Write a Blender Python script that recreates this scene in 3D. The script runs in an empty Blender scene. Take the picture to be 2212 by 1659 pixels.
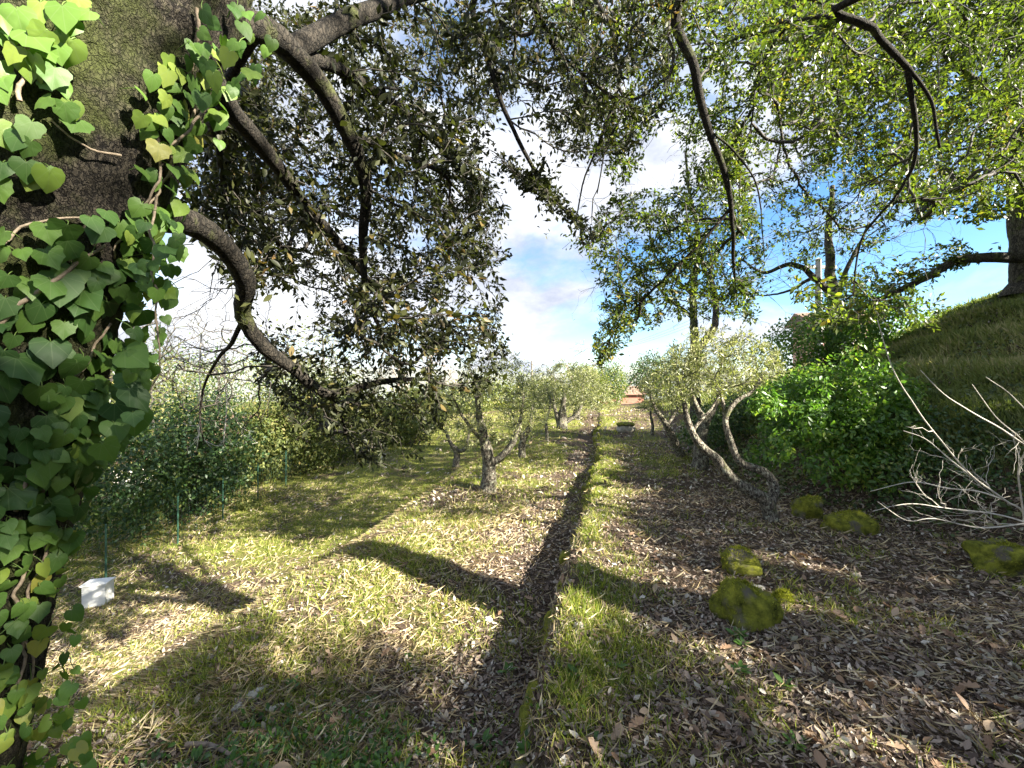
import bpy, math
import numpy as np
from mathutils import Vector

# ------------------------------------------------------------------ camera, sky, sun, exposure
SC = bpy.context.scene
COL = SC.collection
EYE = 1.6
cam_d = bpy.data.cameras.new('camera')
cam_d.sensor_width = 36.0
cam_d.lens = 15.12
cam_d.clip_start = 0.05
cam_d.clip_end = 4000.0
cam = bpy.data.objects.new('camera', cam_d)
COL.objects.link(cam)
cam.location = (0, 0, EYE)
cam.rotation_euler = (math.radians(90), 0, 0)
SC.camera = cam

SUN_DIR = np.array([1.0, -0.52, 0.0])           # towards the sun, horizontally
SUN_EL = math.radians(31)
SUN_DIR = SUN_DIR / np.linalg.norm(SUN_DIR) * math.cos(SUN_EL)
SUN_DIR[2] = math.sin(SUN_EL)

world = bpy.data.worlds.new('World')
SC.world = world
world.use_nodes = True
wn, wl = world.node_tree.nodes, world.node_tree.links
wn.clear()
w_out = wn.new('ShaderNodeOutputWorld')
w_bg = wn.new('ShaderNodeBackground')
w_bg.inputs['Strength'].default_value = 0.05
w_sky = wn.new('ShaderNodeTexSky')
w_sky.sky_type = 'NISHITA'
w_sky.sun_disc = False
w_sky.sun_elevation = SUN_EL
w_sky.sun_rotation = math.atan2(SUN_DIR[0], SUN_DIR[1])
w_sky.altitude = 200
w_sky.ozone_density = 3.0
w_sky.dust_density = 0.2
w_co = wn.new('ShaderNodeTexCoord')
w_map = wn.new('ShaderNodeMapping')
w_map.inputs['Scale'].default_value = (1.0, 1.0, 1.9)
w_map.inputs['Location'].default_value = (0.35, 0.1, 0.42)
w_n1 = wn.new('ShaderNodeTexNoise')
w_n1.inputs['Scale'].default_value = 2.1
w_n1.inputs['Detail'].default_value = 9
w_n1.inputs['Roughness'].default_value = 0.56
w_n1.inputs['Distortion'].default_value = 0.35
w_r1 = wn.new('ShaderNodeValToRGB')
w_r1.color_ramp.elements[0].position = 0.40
w_r1.color_ramp.elements[0].color = (0, 0, 0, 1)
w_r1.color_ramp.elements[1].position = 0.53
w_r1.color_ramp.elements[1].color = (1, 1, 1, 1)
w_n2 = wn.new('ShaderNodeTexNoise')
w_n2.inputs['Scale'].default_value = 3.4
w_n2.inputs['Detail'].default_value = 7
w_n2.inputs['Roughness'].default_value = 0.6
w_r2 = wn.new('ShaderNodeValToRGB')
w_r2.color_ramp.elements[0].position = 0.36
w_r2.color_ramp.elements[0].color = (2.2, 2.4, 2.95, 1)
w_r2.color_ramp.elements[1].position = 0.56
w_r2.color_ramp.elements[1].color = (4.0, 4.1, 4.3, 1)
w_mix = wn.new('ShaderNodeMix')
w_mix.data_type = 'RGBA'
wl.new(w_co.outputs['Generated'], w_map.inputs['Vector'])
wl.new(w_map.outputs['Vector'], w_n1.inputs['Vector'])
wl.new(w_map.outputs['Vector'], w_n2.inputs['Vector'])
wl.new(w_n1.outputs['Fac'], w_r1.inputs['Fac'])
wl.new(w_n2.outputs['Fac'], w_r2.inputs['Fac'])
wl.new(w_r1.outputs['Color'], w_mix.inputs['Factor'])
w_hs = wn.new('ShaderNodeHueSaturation')
w_hs.inputs['Saturation'].default_value = 1.18
wl.new(w_sky.outputs['Color'], w_hs.inputs['Color'])
wl.new(w_hs.outputs['Color'], w_mix.inputs['A'])
wl.new(w_r2.outputs['Color'], w_mix.inputs['B'])
wl.new(w_mix.outputs['Result'], w_bg.inputs['Color'])
wl.new(w_bg.outputs['Background'], w_out.inputs['Surface'])

sun_d = bpy.data.lights.new('sun', 'SUN')
sun_d.energy = 5.0
sun_d.angle = math.radians(0.53)
sun_d.color = (1.0, 0.93, 0.80)
sun = bpy.data.objects.new('sun', sun_d)
COL.objects.link(sun)
sun.rotation_euler = Vector(-SUN_DIR).to_track_quat('-Z', 'Y').to_euler()
sun.location = (20, -6, 15)

vs = SC.view_settings
vs.view_transform = 'Standard'
vs.look = 'None'
vs.exposure = 2.7
vs.gamma = 1.0
SC.cycles.max_bounces = 7
SC.cycles.diffuse_bounces = 4
SC.cycles.transmission_bounces = 5
SC.cycles.use_denoising = True

# ------------------------------------------------------------------ helpers
RNG = np.random.default_rng(7)
FPX = 929.0            # focal length in units of the 2212-wide view used for measuring
def at(u, v, Y):
    """a point seen at (u, v) that stands Y metres ahead"""
    return np.array([(u - 1106.0) / FPX * Y, Y, EYE - (v - 829.5) / FPX * Y])
def ats(pts):
    return np.array([at(*p) for p in pts])

def _h(ix, iy, iz, seed):
    n = (ix.astype(np.int64) * 374761393 + iy.astype(np.int64) * 668265263 + iz.astype(np.int64) * 2147483647 + seed * 144269504) & 0xFFFFFFFF
    n = ((n ^ (n >> 13)) * 1274126177) & 0xFFFFFFFF
    n = (n ^ (n >> 16)) & 0xFFFFFFFF
    return n.astype(np.float64) / 4294967295.0
def vnoise(p, scale=1.0, seed=0):
    p = np.asarray(p, float) * scale + 1000.0
    i = np.floor(p).astype(np.int64); f = p - i
    f = f * f * (3 - 2 * f)
    x, y, z = i[..., 0], i[..., 1], i[..., 2]
    fx, fy, fz = f[..., 0], f[..., 1], f[..., 2]
    def L(a, b, t): return a + (b - a) * t
    c = [[[_h(x + a, y + b, z + d, seed) for d in (0, 1)] for b in (0, 1)] for a in (0, 1)]
    return L(L(L(c[0][0][0], c[1][0][0], fx), L(c[0][1][0], c[1][1][0], fx), fy),
             L(L(c[0][0][1], c[1][0][1], fx), L(c[0][1][1], c[1][1][1], fx), fy), fz)
def fbm(p, scale=1.0, octv=4, seed=0, gain=0.5):
    s = 0.0; a = 1.0; t = 0.0
    for k in range(octv):
        s = s + a * vnoise(p, scale * 2 ** k, seed + 17 * k); t += a; a *= gain
    return s / t - 0.5
def p2(x, y): return np.stack([x, y, np.zeros_like(x)], -1)
def unit(v): return v / np.maximum(np.linalg.norm(v, axis=-1, keepdims=True), 1e-9)
def sstep(a, b, x):
    t = np.clip((x - a) / (b - a), 0, 1); return t * t * (3 - 2 * t)
def rdir(n, rng):
    return unit(rng.normal(size=(n, 3)))

class MB:
    """collects vertices, triangles and quads, then links them as one mesh object"""
    def __init__(self):
        self.v = []; self.t = []; self.q = []; self.n = 0; self.r = []; self.uv = []
    def add(self, v, tris=None, quads=None, rnd=None, luv=None):
        v = np.asarray(v, float)
        if tris is not None and len(tris): self.t.append(np.asarray(tris, np.int64) + self.n)
        if quads is not None and len(quads): self.q.append(np.asarray(quads, np.int64) + self.n)
        self.v.append(v)
        self.r.append(np.zeros(len(v)) if rnd is None else (np.full(len(v), rnd) if np.isscalar(rnd) else rnd))
        self.uv.append(np.zeros((len(v), 3)) if luv is None else luv)
        self.n += len(v)
        return self
    def mesh(self, name, mat, smooth=True):
        me = bpy.data.meshes.new(name)
        if self.n == 0: return me
        V = np.concatenate(self.v)
        T = np.concatenate(self.t) if self.t else np.zeros((0, 3), np.int64)
        Q = np.concatenate(self.q) if self.q else np.zeros((0, 4), np.int64)
        me.vertices.add(len(V)); me.vertices.foreach_set('co', V.astype(np.float32).ravel())
        li = np.concatenate([T.ravel(), Q.ravel()]).astype(np.int32)
        me.loops.add(len(li)); me.loops.foreach_set('vertex_index', li)
        tot = np.concatenate([np.full(len(T), 3), np.full(len(Q), 4)]).astype(np.int32)
        st = np.concatenate([[0], np.cumsum(tot)[:-1]]).astype(np.int32)
        me.polygons.add(len(tot))
        me.polygons.foreach_set('loop_start', st)
        me.polygons.foreach_set('loop_total', tot)
        me.polygons.foreach_set('use_smooth', np.full(len(tot), smooth, dtype=bool))
        a = me.attributes.new('rnd', 'FLOAT', 'POINT')
        a.data.foreach_set('value', np.concatenate(self.r).astype(np.float32))
        b = me.attributes.new('luv', 'FLOAT_VECTOR', 'POINT')
        b.data.foreach_set('vector', np.concatenate(self.uv).astype(np.float32).ravel())
        me.update(calc_edges=True)
        me.validate()
        if mat: me.materials.append(mat)
        return me
    def build(self, name, mat, parent=None, smooth=True):
        return link(name, self.mesh(name, mat, smooth), parent)
def link(name, me, parent=None):
    o = bpy.data.objects.new(name, me)
    COL.objects.link(o)
    if parent is not None: o.parent = parent
    return o
def tag(o, label=None, cat=None, group=None, kind=None):
    if label: o['label'] = label
    if cat: o['category'] = cat
    if group: o['group'] = group
    if kind: o['kind'] = kind
    return o
def thing(name, label, cat, group=None):
    o = bpy.data.objects.new(name, None)
    o.empty_display_size = 0.1
    COL.objects.link(o)
    return tag(o, label, cat, group)

def smooth_path(pts, step):
    """Catmull-Rom through pts, sampled about every step metres; pts may carry extra columns"""
    P = np.asarray(pts, float)
    if len(P) == 2: P = np.array([P[0], (P[0] + P[1]) / 2, P[1]])
    E = np.vstack([2 * P[0] - P[1], P, 2 * P[-1] - P[-2]])
    out = []
    for i in range(len(P) - 1):
        a, b, c, d = E[i], E[i + 1], E[i + 2], E[i + 3]
        n = max(2, int(np.linalg.norm((c - b)[:3]) / step))
        t = np.linspace(0, 1, n, endpoint=False)[:, None]
        out.append(0.5 * (2 * b + (c - a) * t + (2 * a - 5 * b + 4 * c - d) * t ** 2 + (3 * b - a - 3 * c + d) * t ** 3))
    out.append(P[-1:])
    return np.vstack(out)

def tube(mb, P, R, seg=6, cap=True, rnd=0.0, lump=0.0, seed=0):
    P = np.asarray(P, float); R = np.asarray(R, float) * np.ones(len(P))
    T = unit(np.gradient(P, axis=0))
    m = unit(P[-1] - P[0] + 1e-6)
    ref = np.eye(3)[np.argmin(np.abs(m))]
    N = unit(ref - (T @ ref)[:, None] * T)
    B = np.cross(T, N)
    a = np.arange(seg) * 2 * math.pi / seg
    ring = N[:, None, :] * np.cos(a)[None, :, None] + B[:, None, :] * np.sin(a)[None, :, None]
    rr = R[:, None] * np.ones((1, seg))
    V = P[:, None, :] + ring * rr[..., None]
    if lump:
        k = fbm(V, 1.0 / max(R.max() * 1.2, 1e-3), 3, seed)
        V = P[:, None, :] + ring * (rr * (1 + lump * 2 * k))[..., None]
    n = len(P)
    i = np.arange(n - 1)[:, None] * seg; j = np.arange(seg)[None, :]; j2 = (j + 1) % seg
    Q = np.stack([i + j, i + j2, i + seg + j2, i + seg + j], -1).reshape(-1, 4)
    V = V.reshape(-1, 3)
    tr = None
    if cap:
        V = np.vstack([V, P[-1] + T[-1] * R[-1] * 0.6])
        e = (n - 1) * seg
        tr = np.stack([e + np.arange(seg), e + (np.arange(seg) + 1) % seg, np.full(seg, n * seg)], -1)
    mb.add(V, tr, Q, rnd)

# leaf shapes: y runs from stalk to tip, length 1
def fan(outline, centre, ring=None):
    o = np.array(outline, float); n = len(o)
    if ring is None:
        v = np.vstack([o, [centre]])
        t = [(i, (i + 1) % n, n) for i in range(n)]
    else:
        mid = np.array(centre) + (o - np.array(centre)) * 0.55 + np.array([0, 0, ring])
        v = np.vstack([o, mid, [centre]])
        t = []
        for i in range(n):
            k = (i + 1) % n
            t += [(i, k, n + k), (i, n + k, n + i), (n + i, n + k, 2 * n)]
    return v, np.array(t)
def mirror(half):
    return half + [(-x, y, z) for x, y, z in half[::-1] if abs(x) > 1e-6]
OVAL = fan([(0, 0, 0), (.19, .28, .03), (.23, .55, .04), (.13, .82, .0), (0, 1, -.05), (-.13, .82, .0), (-.23, .55, .04), (-.19, .28, .03)], (0, .5, -.03))
SMALL = (np.array([(0, 0, 0), (.23, .45, .05), (0, 1, -.03), (-.23, .45, .05), (0, .5, -.03)]), np.array([(0, 1, 4), (1, 2, 4), (2, 3, 4), (3, 0, 4)]))
NARROW = (np.array([(0, 0, 0), (.095, .45, .02), (0, 1, -.06), (-.095, .45, .02)]), np.array([(0, 1, 2), (0, 2, 3)]))
QUAD = (np.array([(0, 0, 0), (.25, .45, .06), (0, 1, -.04), (-.25, .45, .06)]), np.array([(0, 1, 3), (1, 2, 3)]))
IVY = fan(mirror([(0, .0, .0), (.16, -.13, .0), (.36, -.13, -.03), (.52, .0, -.07), (.53, .15, -.09), (.46, .31, -.04), (.46, .50, -.08), (.33, .60, -.05), (.17, .76, -.05), (0, .97, -.16)]), (0, .28, -.03), .02)
IVY2 = fan(mirror([(0, .02, .0), (.17, -.16, -.03), (.38, -.12, -.05), (.50, .08, -.02), (.50, .30, -.05), (.36, .58, -.02), (.18, .80, -.05), (0, 1.0, -.15)]), (0, .3, .0), .04)
LOBED = fan(mirror([(0, 0, 0), (.06, .10, 0), (.17, .17, .06), (.10, .28, .0), (.27, .38, .09), (.15, .50, .01), (.31, .64, .10), (.17, .73, .02), (.19, .89, .05), (0, 1, -.02)]), (0, .5, -.03))
CURL = fan([(0, 0, .05), (.2, .28, .14), (.25, .55, .12), (.14, .82, .1), (0, 1, .2), (-.15, .8, .12), (-.24, .5, .16), (-.17, .25, .06)], (0, .5, -.02))
BLADE = (np.array([(-.05, 0, 0), (.05, 0, 0), (-.04, .5, .07), (.04, .5, .07), (0, 1, .32)]), np.array([(0, 1, 3), (0, 3, 2), (2, 3, 4)]))
BLADE2 = (np.array([(-.055, 0, 0), (.055, 0, 0), (0.02, .55, .08), (0, 1, .3)]), np.array([(0, 1, 2), (0, 2, 3)]))
BIT = (np.array([(-.5, 0, 0), (.4, .05, .03), (.5, .5, 0), (0, .75, .12), (-.4, .6, .02)]), np.array([(0, 1, 2), (0, 2, 4), (2, 3, 4)]))

def leaves(mb, tmpl, pos, axis, nrm, size, rnd, width=1.0):
    tv, tf = tmpl
    N, k = len(pos), len(tv)
    if N == 0: return
    y = unit(axis); z = unit(nrm - np.sum(nrm * y, -1, keepdims=True) * y); x = np.cross(y, z)
    s = np.asarray(size, float) * np.ones(N)
    V = pos[:, None, :] + s[:, None, None] * (x[:, None, :] * (tv[None, :, 0:1] * width) + y[:, None, :] * tv[None, :, 1:2] + z[:, None, :] * tv[None, :, 2:3])
    F = (tf[None] + (np.arange(N) * k)[:, None, None]).reshape(-1, tf.shape[1])
    mb.add(V.reshape(-1, 3), F, None, np.repeat(np.asarray(rnd, float) * np.ones(N), k), np.tile(tv, (N, 1)))

# ------------------------------------------------------------------ materials
def mat_new(name):
    m = bpy.data.materials.new(name); m.use_nodes = True
    nt = m.node_tree; nt.nodes.clear()
    out = nt.nodes.new('ShaderNodeOutputMaterial')
    return m, nt.nodes, nt.links, out
def ramp(nodes, stops, interp='LINEAR'):
    r = nodes.new('ShaderNodeValToRGB'); cr = r.color_ramp; cr.interpolation = interp
    while len(cr.elements) > 1: cr.elements.remove(cr.elements[-1])
    for i, (p, c) in enumerate(stops):
        e = cr.elements[0] if i == 0 else cr.elements.new(p)
        e.position = p; e.color = (*c, 1)
    return r
def attr(nodes, name):
    a = nodes.new('ShaderNodeAttribute'); a.attribute_name = name; return a
def noise(nodes, links, scale, detail=4, rough=.55, vec=None, stretch=None):
    n = nodes.new('ShaderNodeTexNoise')
    n.inputs['Scale'].default_value = scale; n.inputs['Detail'].default_value = detail; n.inputs['Roughness'].default_value = rough
    if vec is None:
        g = nodes.new('ShaderNodeNewGeometry'); vec = g.outputs['Position']
    if stretch:
        mp = nodes.new('ShaderNodeMapping'); mp.inputs['Scale'].default_value = stretch
        links.new(vec, mp.inputs['Vector']); vec = mp.outputs['Vector']
    links.new(vec, n.inputs['Vector'])
    return n
def mixc(nodes, links, fac, a, b, mode='MIX'):
    m = nodes.new('ShaderNodeMix'); m.data_type = 'RGBA'; m.blend_type = mode
    for s, v in (('Factor', fac), ('A', a), ('B', b)):
        if isinstance(v, (int, float)): m.inputs[s].default_value = v
        elif isinstance(v, tuple): m.inputs[s].default_value = (*v, 1)
        else: links.new(v, m.inputs[s])
    return m.outputs['Result']
def math_(nodes, links, op, a, b=None, c=None):
    m = nodes.new('ShaderNodeMath'); m.operation = op
    for i, v in enumerate((a, b, c)):
        if v is None: continue
        if isinstance(v, (int, float)): m.inputs[i].default_value = v
        else: links.new(v, m.inputs[i])
    return m.outputs[0]

def leaf_mat(name, stops, trans=.4, rough=.42, spec=.4, tint=(1.5, 1.7, .7), veins=0, vein_col=(.3, .4, .15)):
    m, N, L, out = mat_new(name)
    r = ramp(N, stops); L.new(attr(N, 'rnd').outputs['Fac'], r.inputs['Fac'])
    col = r.outputs['Color']
    if veins:
        a = attr(N, 'luv'); sx = N.new('ShaderNodeSeparateXYZ'); L.new(a.outputs['Vector'], sx.inputs[0])
        ax = math_(N, L, 'ABSOLUTE', sx.outputs['X'])
        if veins == 2:     # palmate ribs from the stalk
            ang = math_(N, L, 'ARCTAN2', ax, math_(N, L, 'ADD', sx.outputs['Y'], 0.02))
            ln = math_(N, L, 'SQRT', math_(N, L, 'ADD', math_(N, L, 'MULTIPLY', ax, ax), math_(N, L, 'MULTIPLY', sx.outputs['Y'], sx.outputs['Y'])))
            best = None
            for a0 in (0.0, .62, 1.30):
                d = math_(N, L, 'MULTIPLY', math_(N, L, 'ABSOLUTE', math_(N, L, 'SUBTRACT', ang, a0)), ln)
                best = d if best is None else math_(N, L, 'MINIMUM', best, d)
        else:
            best = ax
        msk = N.new('ShaderNodeMapRange'); msk.inputs['From Min'].default_value = .003; msk.inputs['From Max'].default_value = .018
        msk.inputs['To Min'].default_value = .3; msk.inputs['To Max'].default_value = 0.0
        L.new(best, msk.inputs['Value'])
        col = mixc(N, L, msk.outputs[0], col, vein_col)
        nz = noise(N, L, 60, 3)
        col = mixc(N, L, math_(N, L, 'MULTIPLY', nz.outputs['Fac'], .35), col, mixc(N, L, 1.0, col, (.55, .6, .5), 'MULTIPLY'))
    b = N.new('ShaderNodeBsdfPrincipled'); L.new(col, b.inputs['Base Color'])
    b.inputs['Roughness'].default_value = rough; b.inputs['Specular IOR Level'].default_value = spec
    t = N.new('ShaderNodeBsdfTranslucent'); L.new(mixc(N, L, 1.0, col, tint, 'MULTIPLY'), t.inputs['Color'])
    mx = N.new('ShaderNodeMixShader'); mx.inputs[0].default_value = trans
    L.new(b.outputs[0], mx.inputs[1]); L.new(t.outputs[0], mx.inputs[2]); L.new(mx.outputs[0], out.inputs['Surface'])
    return m

def bark_mat(name, dark, light, moss, moss_amt=.5, scale=30., bump=.6, lichen=None, stretch=(1, 1, .45), moss_scale=3.):
    m, N, L, out = mat_new(name)
    n1 = noise(N, L, scale, 6, .65, stretch=stretch)
    vo = N.new('ShaderNodeTexVoronoi'); vo.feature = 'DISTANCE_TO_EDGE'; vo.inputs['Scale'].default_value = scale * 1.3
    g = N.new('ShaderNodeNewGeometry'); mp = N.new('ShaderNodeMapping'); mp.inputs['Scale'].default_value = stretch
    dn = noise(N, L, scale * .6, 3)
    ad = N.new('ShaderNodeVectorMath'); ad.operation = 'MULTIPLY_ADD'
    L.new(dn.outputs['Color'], ad.inputs[0]); ad.inputs[1].default_value = (.04, .04, .04); L.new(g.outputs['Position'], ad.inputs[2])
    L.new(ad.outputs[0], mp.inputs['Vector']); L.new(mp.outputs['Vector'], vo.inputs['Vector'])
    cr = ramp(N, [(0, (0, 0, 0)), (.14, (1, 1, 1))]); L.new(vo.outputs['Distance'], cr.inputs['Fac'])
    h = math_(N, L, 'ADD', math_(N, L, 'MULTIPLY', cr.outputs['Color'], .42), math_(N, L, 'MULTIPLY_ADD', n1.outputs['Fac'], 1.5, -.16))
    c0 = ramp(N, [(.45, dark), (1.3 / 1.6, light)]); L.new(math_(N, L, 'DIVIDE', h, 1.6), c0.inputs['Fac'])
    col = c0.outputs['Color']
    if lichen:
        nl = noise(N, L, 22, 5, .6); rl = ramp(N, [(.54, (0, 0, 0)), (.62, (1, 1, 1))]); L.new(nl.outputs['Fac'], rl.inputs['Fac'])
        col = mixc(N, L, math_(N, L, 'MULTIPLY', rl.outputs['Color'], .85), col, lichen)
    nm = noise(N, L, moss_scale, 6, .65); rm = ramp(N, [(.62 - .25 * moss_amt, (0, 0, 0)), (.72 - .2 * moss_amt, (1, 1, 1))]); L.new(nm.outputs['Fac'], rm.inputs['Fac'])
    nf = noise(N, L, 160, 2); mc = mixc(N, L, nf.outputs['Fac'], tuple(.5 * x for x in moss), tuple(1.4 * x for x in moss))
    col = mixc(N, L, math_(N, L, 'MULTIPLY', rm.outputs['Color'], .85), col, mc)
    b = N.new('ShaderNodeBsdfPrincipled'); L.new(col, b.inputs['Base Color']); b.inputs['Roughness'].default_value = .9
    b.inputs['Specular IOR Level'].default_value = .2
    bp = N.new('ShaderNodeBump'); bp.inputs['Strength'].default_value = bump; bp.inputs['Distance'].default_value = .02
    L.new(h, bp.inputs['Height']); L.new(bp.outputs[0], b.inputs['Normal']); L.new(b.outputs[0], out.inputs['Surface'])
    return m
def plain_mat(name, c1, c2, scale=8., rough=.8, bump=.2, metal=0.):
    m, N, L, out = mat_new(name)
    n = noise(N, L, scale, 6, .6); r = ramp(N, [(.3, c1), (.7, c2)]); L.new(n.outputs['Fac'], r.inputs['Fac'])
    b = N.new('ShaderNodeBsdfPrincipled'); L.new(r.outputs['Color'], b.inputs['Base Color']); b.inputs['Roughness'].default_value = rough
    b.inputs['Metallic'].default_value = metal
    bp = N.new('ShaderNodeBump'); bp.inputs['Strength'].default_value = bump; bp.inputs['Distance'].default_value = .02
    L.new(n.outputs['Fac'], bp.inputs['Height']); L.new(bp.outputs[0], b.inputs['Normal']); L.new(b.outputs[0], out.inputs['Surface'])
    return m

M = {}
M['oak_bark'] = bark_mat('oak_bark', (.014, .012, .010), (.10, .085, .062), (.06, .072, .018), .66, 70., 1.0)
M['limb_bark'] = bark_mat('limb_bark', (.010, .009, .007), (.055, .047, .036), (.075, .085, .028), .26, 45., .7, moss_scale=5.)
M['twig'] = plain_mat('twig_bark', (.018, .015, .011), (.05, .042, .03), 40)
M['olive_bark'] = bark_mat('olive_bark', (.04, .034, .026), (.30, .265, .21), (.13, .14, .05), .25, 30., 1.0, lichen=(.36, .36, .27), stretch=(1, 1, .3), moss_scale=6.)
M['bare_bark'] = bark_mat('bare_bark', (.03, .027, .022), (.14, .125, .10), (.09, .11, .03), .35, 18., .8)
M['pale_twig'] = plain_mat('pale_twig_bark', (.34, .31, .25), (.60, .56, .48), 30)
M['vine'] = plain_mat('vine_bark', (.14, .105, .07), (.34, .27, .19), 60)
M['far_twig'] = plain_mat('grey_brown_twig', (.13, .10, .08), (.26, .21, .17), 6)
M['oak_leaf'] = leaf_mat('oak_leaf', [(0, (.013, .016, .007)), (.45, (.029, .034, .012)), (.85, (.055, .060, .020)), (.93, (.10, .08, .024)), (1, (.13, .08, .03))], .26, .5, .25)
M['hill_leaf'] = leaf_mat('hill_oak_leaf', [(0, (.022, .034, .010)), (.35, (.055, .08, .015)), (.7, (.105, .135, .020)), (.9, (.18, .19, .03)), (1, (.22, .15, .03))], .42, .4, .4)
M['olive_leaf'] = leaf_mat('olive_leaf', [(0, (.06, .075, .03)), (.4, (.145, .16, .065)), (.75, (.25, .255, .11)), (1, (.38, .37, .20))], .3, .42, .45)
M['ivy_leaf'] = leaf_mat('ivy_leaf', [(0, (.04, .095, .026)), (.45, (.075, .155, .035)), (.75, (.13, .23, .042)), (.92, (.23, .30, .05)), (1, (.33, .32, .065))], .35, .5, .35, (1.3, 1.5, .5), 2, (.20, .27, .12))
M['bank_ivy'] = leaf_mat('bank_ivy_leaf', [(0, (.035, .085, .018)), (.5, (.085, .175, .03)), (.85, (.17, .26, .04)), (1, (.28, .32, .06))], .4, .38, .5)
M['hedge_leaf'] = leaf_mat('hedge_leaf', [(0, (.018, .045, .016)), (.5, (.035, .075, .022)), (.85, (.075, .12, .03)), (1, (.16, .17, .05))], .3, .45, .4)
M['creeper'] = leaf_mat('creeper_leaf', [(0, (.035, .055, .02)), (.4, (.075, .105, .035)), (.75, (.13, .155, .055)), (.9, (.20, .19, .09)), (1, (.26, .20, .12))], .3, .5, .35)
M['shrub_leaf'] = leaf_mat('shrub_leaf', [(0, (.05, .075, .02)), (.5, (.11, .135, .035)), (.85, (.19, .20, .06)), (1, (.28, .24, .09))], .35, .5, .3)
M['grass'] = leaf_mat('grass_blade', [(0, (.06, .105, .018)), (.35, (.15, .20, .03)), (.65, (.26, .28, .05)), (.83, (.42, .37, .13)), (1, (.58, .50, .28))], .4, .5, .3)
M['hill_grass'] = leaf_mat('hill_grass_blade', [(0, (.06, .08, .03)), (.4, (.13, .16, .05)), (.75, (.21, .22, .085)), (1, (.34, .29, .18))], .3, .6, .2)
M['litter'] = leaf_mat('dead_leaf', [(0, (.06, .042, .032)), (.25, (.15, .105, .08)), (.5, (.26, .20, .155)), (.72, (.37, .30, .24)), (.84, (.24, .23, .16)), (.93, (.48, .43, .35)), (1, (.62, .58, .50))], .12, .6, .25, (1.2, 1., .8))
M['straw'] = leaf_mat('dry_straw', [(0, (.18, .13, .07)), (.5, (.40, .32, .18)), (1, (.60, .52, .34))], .15, .6, .25, (1.2, 1., .7))
M['bright_oak_leaf'] = leaf_mat('fallen_oak_leaf', [(0, (.17, .10, .06)), (.5, (.30, .19, .12)), (1, (.42, .31, .21))], .15, .55, .3, (1.2, 1., .8), 1, (.40, .30, .2))
M['stick'] = plain_mat('dead_stick', (.09, .068, .05), (.26, .21, .165), 50)
M['stone'] = plain_mat('pale_stone', (.24, .22, .18), (.46, .43, .36), 14, .9, .6)
M['post'] = plain_mat('green_post_paint', (.015, .055, .035), (.025, .075, .05), 20, .5)
M['white'] = plain_mat('white_plastic', (.62, .62, .58), (.78, .78, .75), 5, .45, .05)
M['render'] = plain_mat('house_render', (.60, .56, .48), (.72, .68, .60), 2, .9)
M['red_wall'] = plain_mat('red_brick_wall', (.22, .09, .06), (.32, .15, .10), 3, .9)
M['pink'] = plain_mat('pink_render', (.50, .27, .22), (.58, .34, .28), 2, .9)
M['roof'] = plain_mat('clay_roof', (.14, .085, .06), (.24, .15, .10), 3, .85)
M['dark_glass'] = plain_mat('dark_window', (.02, .025, .03), (.04, .045, .05), 2, .1)
M['concrete'] = plain_mat('pole_concrete', (.30, .29, .27), (.42, .41, .38), 9, .9)
M['timber'] = plain_mat('pole_timber', (.10, .085, .07), (.19, .16, .13), 12, .9)
M['metal'] = plain_mat('grey_metal', (.25, .26, .27), (.35, .36, .37), 10, .45)

def moss_mat():
    m, N, L, out = mat_new('moss')
    n = noise(N, L, 14, 6, .65); r = ramp(N, [(.3, (.04, .046, .012)), (.5, (.16, .17, .026)), (.7, (.30, .30, .04))]); L.new(n.outputs['Fac'], r.inputs['Fac'])
    s = noise(N, L, 5, 4); rs = ramp(N, [(.50, (0, 0, 0)), (.60, (1, 1, 1))]); L.new(s.outputs['Fac'], rs.inputs['Fac'])
    col = mixc(N, L, rs.outputs['Color'], r.outputs['Color'], (.13, .115, .09))
    f = noise(N, L, 180, 2)
    b = N.new('ShaderNodeBsdfPrincipled'); L.new(col, b.inputs['Base Color']); b.inputs['Roughness'].default_value = 1.
    b.inputs['Specular IOR Level'].default_value = .1
    bp = N.new('ShaderNodeBump'); bp.inputs['Strength'].default_value = 1.; bp.inputs['Distance'].default_value = .012
    L.new(math_(N, L, 'ADD', f.outputs['Fac'], n.outputs['Fac']), bp.inputs['Height']); L.new(bp.outputs[0], b.inputs['Normal']); L.new(b.outputs[0], out.inputs['Surface'])
    return m
M['moss'] = moss_mat()
M['moss_tuft'] = leaf_mat('moss_tuft', [(0, (.08, .09, .012)), (.5, (.22, .23, .028)), (1, (.40, .39, .055))], .3, .8, .1)

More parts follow.
